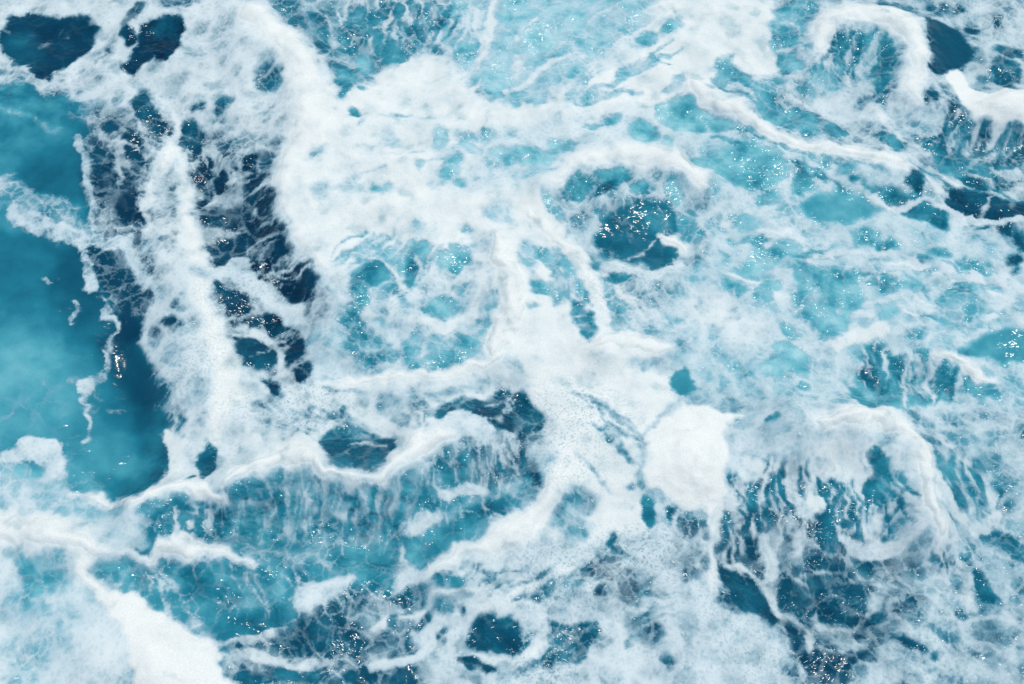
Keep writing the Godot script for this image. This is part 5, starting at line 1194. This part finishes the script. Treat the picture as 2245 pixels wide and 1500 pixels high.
# The same sea goes on round the patch that is modelled: eight flat neighbours, each turned over at the shared edge so that the foam runs on.
func with_surroundings(m: ArrayMesh, y: float) -> ArrayMesh:
	var st := SurfaceTool.new()
	st.begin(Mesh.PRIMITIVE_TRIANGLES)
	for a in [-1, 0, 1]:
		for b in [-1, 0, 1]:
			if a == 0 and b == 0:
				continue
			for c in [[0, 0], [1, 0], [0, 1], [1, 0], [1, 1], [0, 1]]:
				st.set_normal(Vector3.UP)
				st.set_uv(Vector2(c[0] if a == 0 else 1 - c[0], c[1] if b == 0 else 1 - c[1]))
				st.add_vertex(Vector3(X0 + WIDE * (a + c[0]), y, Z0 + DEEP * (b + c[1])))
	return st.commit(m)

func add_thing(called: String, mesh: Mesh, material: Material, metas: Dictionary) -> MeshInstance3D:
	var o := MeshInstance3D.new()
	o.name = called
	o.mesh = mesh
	o.material_override = material
	for k in metas:
		o.set_meta(k, metas[k])
	add_child(o, true)
	return o

func _ready():
	var camera := Camera3D.new()
	camera.fov = 30.0
	camera.far = 400.0
	camera.position = Vector3(0, 12.990, 7.5)
	camera.rotation_degrees = Vector3(-60, 0, 0)
	add_child(camera)
	camera.current = true
	var sky_look := ProceduralSkyMaterial.new()
	sky_look.sky_top_color = Color(0.40, 0.56, 0.69)
	sky_look.sky_horizon_color = Color(0.82, 0.88, 0.92)
	sky_look.sky_curve = 0.18
	sky_look.ground_bottom_color = Color(0.05, 0.25, 0.35)
	sky_look.ground_horizon_color = Color(0.5, 0.62, 0.7)
	var sky := Sky.new()
	sky.sky_material = sky_look
	var env := Environment.new()
	env.background_mode = Environment.BG_SKY
	env.sky = sky
	env.background_energy_multiplier = 1.0
	env.tonemap_mode = Environment.TONE_MAPPER_LINEAR
	env.tonemap_exposure = 1.09
	env.ssao_enabled = true
	env.ssil_enabled = true
	env.sdfgi_enabled = true
	var world := WorldEnvironment.new()
	world.environment = env
	add_child(world)
	var sun := DirectionalLight3D.new()
	sun.light_energy = 0.85
	sun.light_color = Color(1.0, 0.955, 0.895)
	sun.light_angular_distance = 0.5
	sun.shadow_enabled = true
	add_child(sun)
	sun.look_at_from_position(Vector3(0.16, 1.0, -0.14), Vector3.ZERO)

	make_ramp()
	var broad := broad_fields()
	zone_d = broad[0]
	zone_w = broad[1]
	relief = enlarged(broad[2], CX, CZ, NX, NZ)
	chop = enlarged(broad[3], CX, CZ, NX, NZ)
	streak = broad[4]
	speckle = broad[5]
	print("broad ", Time.get_ticks_msec())
	bend_outlines()
	mark_foam()
	print("marks ", Time.get_ticks_msec())
	var foam_bytes := PackedByteArray()
	var water_bytes := PackedByteArray()
	foam_bytes.resize(TX * TZ * 4)
	water_bytes.resize(TX * TZ * 3)
	paint(foam_bytes, water_bytes)
	print("texels ", Time.get_ticks_msec())
	raise()
	print("heights ", Time.get_ticks_msec())

	var bumps := Image.create_from_data(TX, TZ, false, Image.FORMAT_RF, ripple.to_byte_array())
	bumps.bump_map_to_normal_map(3.2)
	var water := StandardMaterial3D.new()
	water.albedo_texture = ImageTexture.create_from_image(Image.create_from_data(TX, TZ, false, Image.FORMAT_RGB8, water_bytes))
	water.normal_enabled = true
	water.normal_texture = ImageTexture.create_from_image(bumps)
	water.normal_scale = 1.0
	water.roughness = 0.15
	water.metallic_specular = 0.25
	var froth := StandardMaterial3D.new()
	froth.albedo_texture = ImageTexture.create_from_image(Image.create_from_data(TX, TZ, false, Image.FORMAT_RGBA8, foam_bytes))
	froth.transparency = BaseMaterial3D.TRANSPARENCY_ALPHA
	froth.roughness = 0.85
	froth.roughness_texture = froth.albedo_texture   # thin wet film is glossy, thick froth is matt
	froth.roughness_texture_channel = BaseMaterial3D.TEXTURE_CHANNEL_ALPHA
	froth.metallic_specular = 0.3
	froth.normal_enabled = true
	froth.normal_texture = water.normal_texture
	froth.normal_scale = 0.2
	var deep := StandardMaterial3D.new()
	deep.albedo_color = Color(0.2, 0.42, 0.5).linear_to_srgb()
	deep.roughness = 0.1

	add_thing("water", with_surroundings(grid_mesh(bed, PackedByteArray(), 0, NX, 0, NZ), 0.0), water, {"kind": "structure", "label": "churned turquoise and dark blue sea water", "category": "water"})
	add_thing("foam_sheet", with_surroundings(grid_mesh(sheet, veil_keep, 0, NX, 0, NZ), 0.014), froth, {"kind": "stuff", "label": "thin lacy white foam spread over the churned water", "category": "foam"})
	var ring := SurfaceTool.new()
	ring.begin(Mesh.PRIMITIVE_TRIANGLES)
	var x0 := X0 - WIDE
	var z0 := Z0 - DEEP
	var x1 := X0 + 2.0 * WIDE
	var z1 := Z0 + 2.0 * DEEP
	for q in [[-150.0, -150.0, 150.0, z0], [-150.0, z1, 150.0, 150.0], [-150.0, z0, x0, z1], [x1, z0, 150.0, z1]]:
		for p in [Vector3(q[0], 0, q[1]), Vector3(q[2], 0, q[1]), Vector3(q[0], 0, q[3]), Vector3(q[2], 0, q[1]), Vector3(q[2], 0, q[3]), Vector3(q[0], 0, q[3])]:
			ring.set_normal(Vector3.UP)
			ring.add_vertex(p)
	add_thing("sea", ring.commit(), deep, {"kind": "structure"})
	print("sheet ", Time.get_ticks_msec())

	var puff = noise(FastNoiseLite.TYPE_SIMPLEX_SMOOTH, 3.0, 2, 41, 0.5)
	var top := sheet.duplicate()
	var keep := PackedByteArray()
	keep.resize(NX * NZ)
	for t in THICK:
		var g: Array = t[5]
		var box := bounds(t[4], g, 0.16)
		var i0 := clampi(int((box.position.x - X0) / WIDE * (NX - 1)), 1, NX - 2)
		var i1 := clampi(int((box.end.x - X0) / WIDE * (NX - 1)) + 2, 1, NX - 2)
		var j0 := clampi(int((box.position.y - Z0) / DEEP * (NZ - 1)), 1, NZ - 2)
		var j1 := clampi(int((box.end.y - Z0) / DEEP * (NZ - 1)) + 2, 1, NZ - 2)
		var widest := 0.0
		if t[4] == "band":
			for k in range(2, g.size(), 3):
				widest = maxf(widest, g[k])
		for j in range(j0, j1):
			for i in range(i0, i1):
				var at := j * NX + i
				var x := X0 + WIDE * i / (NX - 1)
				var z := Z0 + DEEP * j / (NZ - 1)
				var round := 0.0
				if t[4] == "band":
					var reach := band_reach(g, x + 1.1 * bend_x[at], z + 1.1 * bend_z[at])
					var r := reach.y
					round = pow(maxf(1.0 - r * r, 0.0), 1.6) * clampf(reach.z / widest, 0.25, 1.0)
				else:
					var s := area_reach(g, x + 1.1 * bend_x[at], z + 1.1 * bend_z[at])
					round = 0.0 if s >= 0.0 else smoothstep(0.0, 0.42, -s) * 0.6 + 0.4 * sqrt(1.0 - pow(maxf(1.0 + s / 0.5, 0.0), 2.0))
				keep[at] = 1 if round > 0.0 else 0
				var lump: float = 1.0 + 0.08 * puff.get_noise_2d(x, z)
				top[at] = sheet[at] + (0.44 * t[3] * round * lump - 0.006 if round > 0.0 else -0.006)
		add_thing(t[0], grid_mesh(top, keep, i0, i1, j0, j1), froth, {"label": t[2], "category": t[1]})
	# bubbles resting on the wet lace, thickest where the water is most lively
	var dome := SurfaceTool.new()
	dome.begin(Mesh.PRIMITIVE_TRIANGLES)
	var rings := [[1.0, 0.0], [0.8, 0.3], [0.42, 0.5], [0.0, 0.56]]
	for k in 8:
		for n in 3:
			var quad := []
			for c in [[0, 0], [1, 0], [0, 1], [1, 1]]:
				var turn: float = TAU * (k + c[0]) / 8.0
				quad.append(Vector3(cos(turn) * rings[n + c[1]][0], rings[n + c[1]][1], sin(turn) * rings[n + c[1]][0]))
			for c in [0, 1, 2, 1, 3, 2] if n < 2 else [0, 1, 2]:
				dome.set_normal(Vector3(quad[c].x, quad[c].y + 0.35, quad[c].z).normalized())
				dome.add_vertex(quad[c])
	var film := StandardMaterial3D.new()
	film.albedo_color = Color(0.95, 0.98, 1.0, 0.14)
	film.transparency = BaseMaterial3D.TRANSPARENCY_ALPHA
	film.roughness = 0.16
	var spots := []
	var rng := RandomNumberGenerator.new()
	rng.seed = 5
	while spots.size() < 1800:
		var x := rng.randf_range(X0 + 0.7, X0 + WIDE - 0.7)
		var z := rng.randf_range(Z0 + 0.7, Z0 + DEEP - 0.7)
		var at := int((z - Z0) / DEEP * (NZ - 1)) * NX + int((x - X0) / WIDE * (NX - 1))
		var f := pick(cover, TX, TZ, x, z)
		if f < 0.06 or f > 0.7 or rng.randf() > 0.28 * chop[at] * chop[at]:
			continue
		var size := 0.004 + 0.010 * pow(rng.randf(), 3.0)
		spots.append(Transform3D(Basis.from_scale(Vector3.ONE * size), Vector3(x, pick(sheet, NX, NZ, x, z) - 0.001, z)))
	var many := MultiMesh.new()
	many.transform_format = MultiMesh.TRANSFORM_3D
	many.mesh = dome.commit()
	many.instance_count = spots.size()
	for k in spots.size():
		many.set_instance_transform(k, spots[k])
	var bubbles := MultiMeshInstance3D.new()
	bubbles.name = "bubbles"
	bubbles.multimesh = many
	bubbles.material_override = film
	bubbles.set_meta("kind", "stuff")
	bubbles.set_meta("label", "tiny clear bubbles glinting on the wet foam lace")
	bubbles.set_meta("category", "bubbles")
	add_child(bubbles, true)
	print("done ", Time.get_ticks_msec())
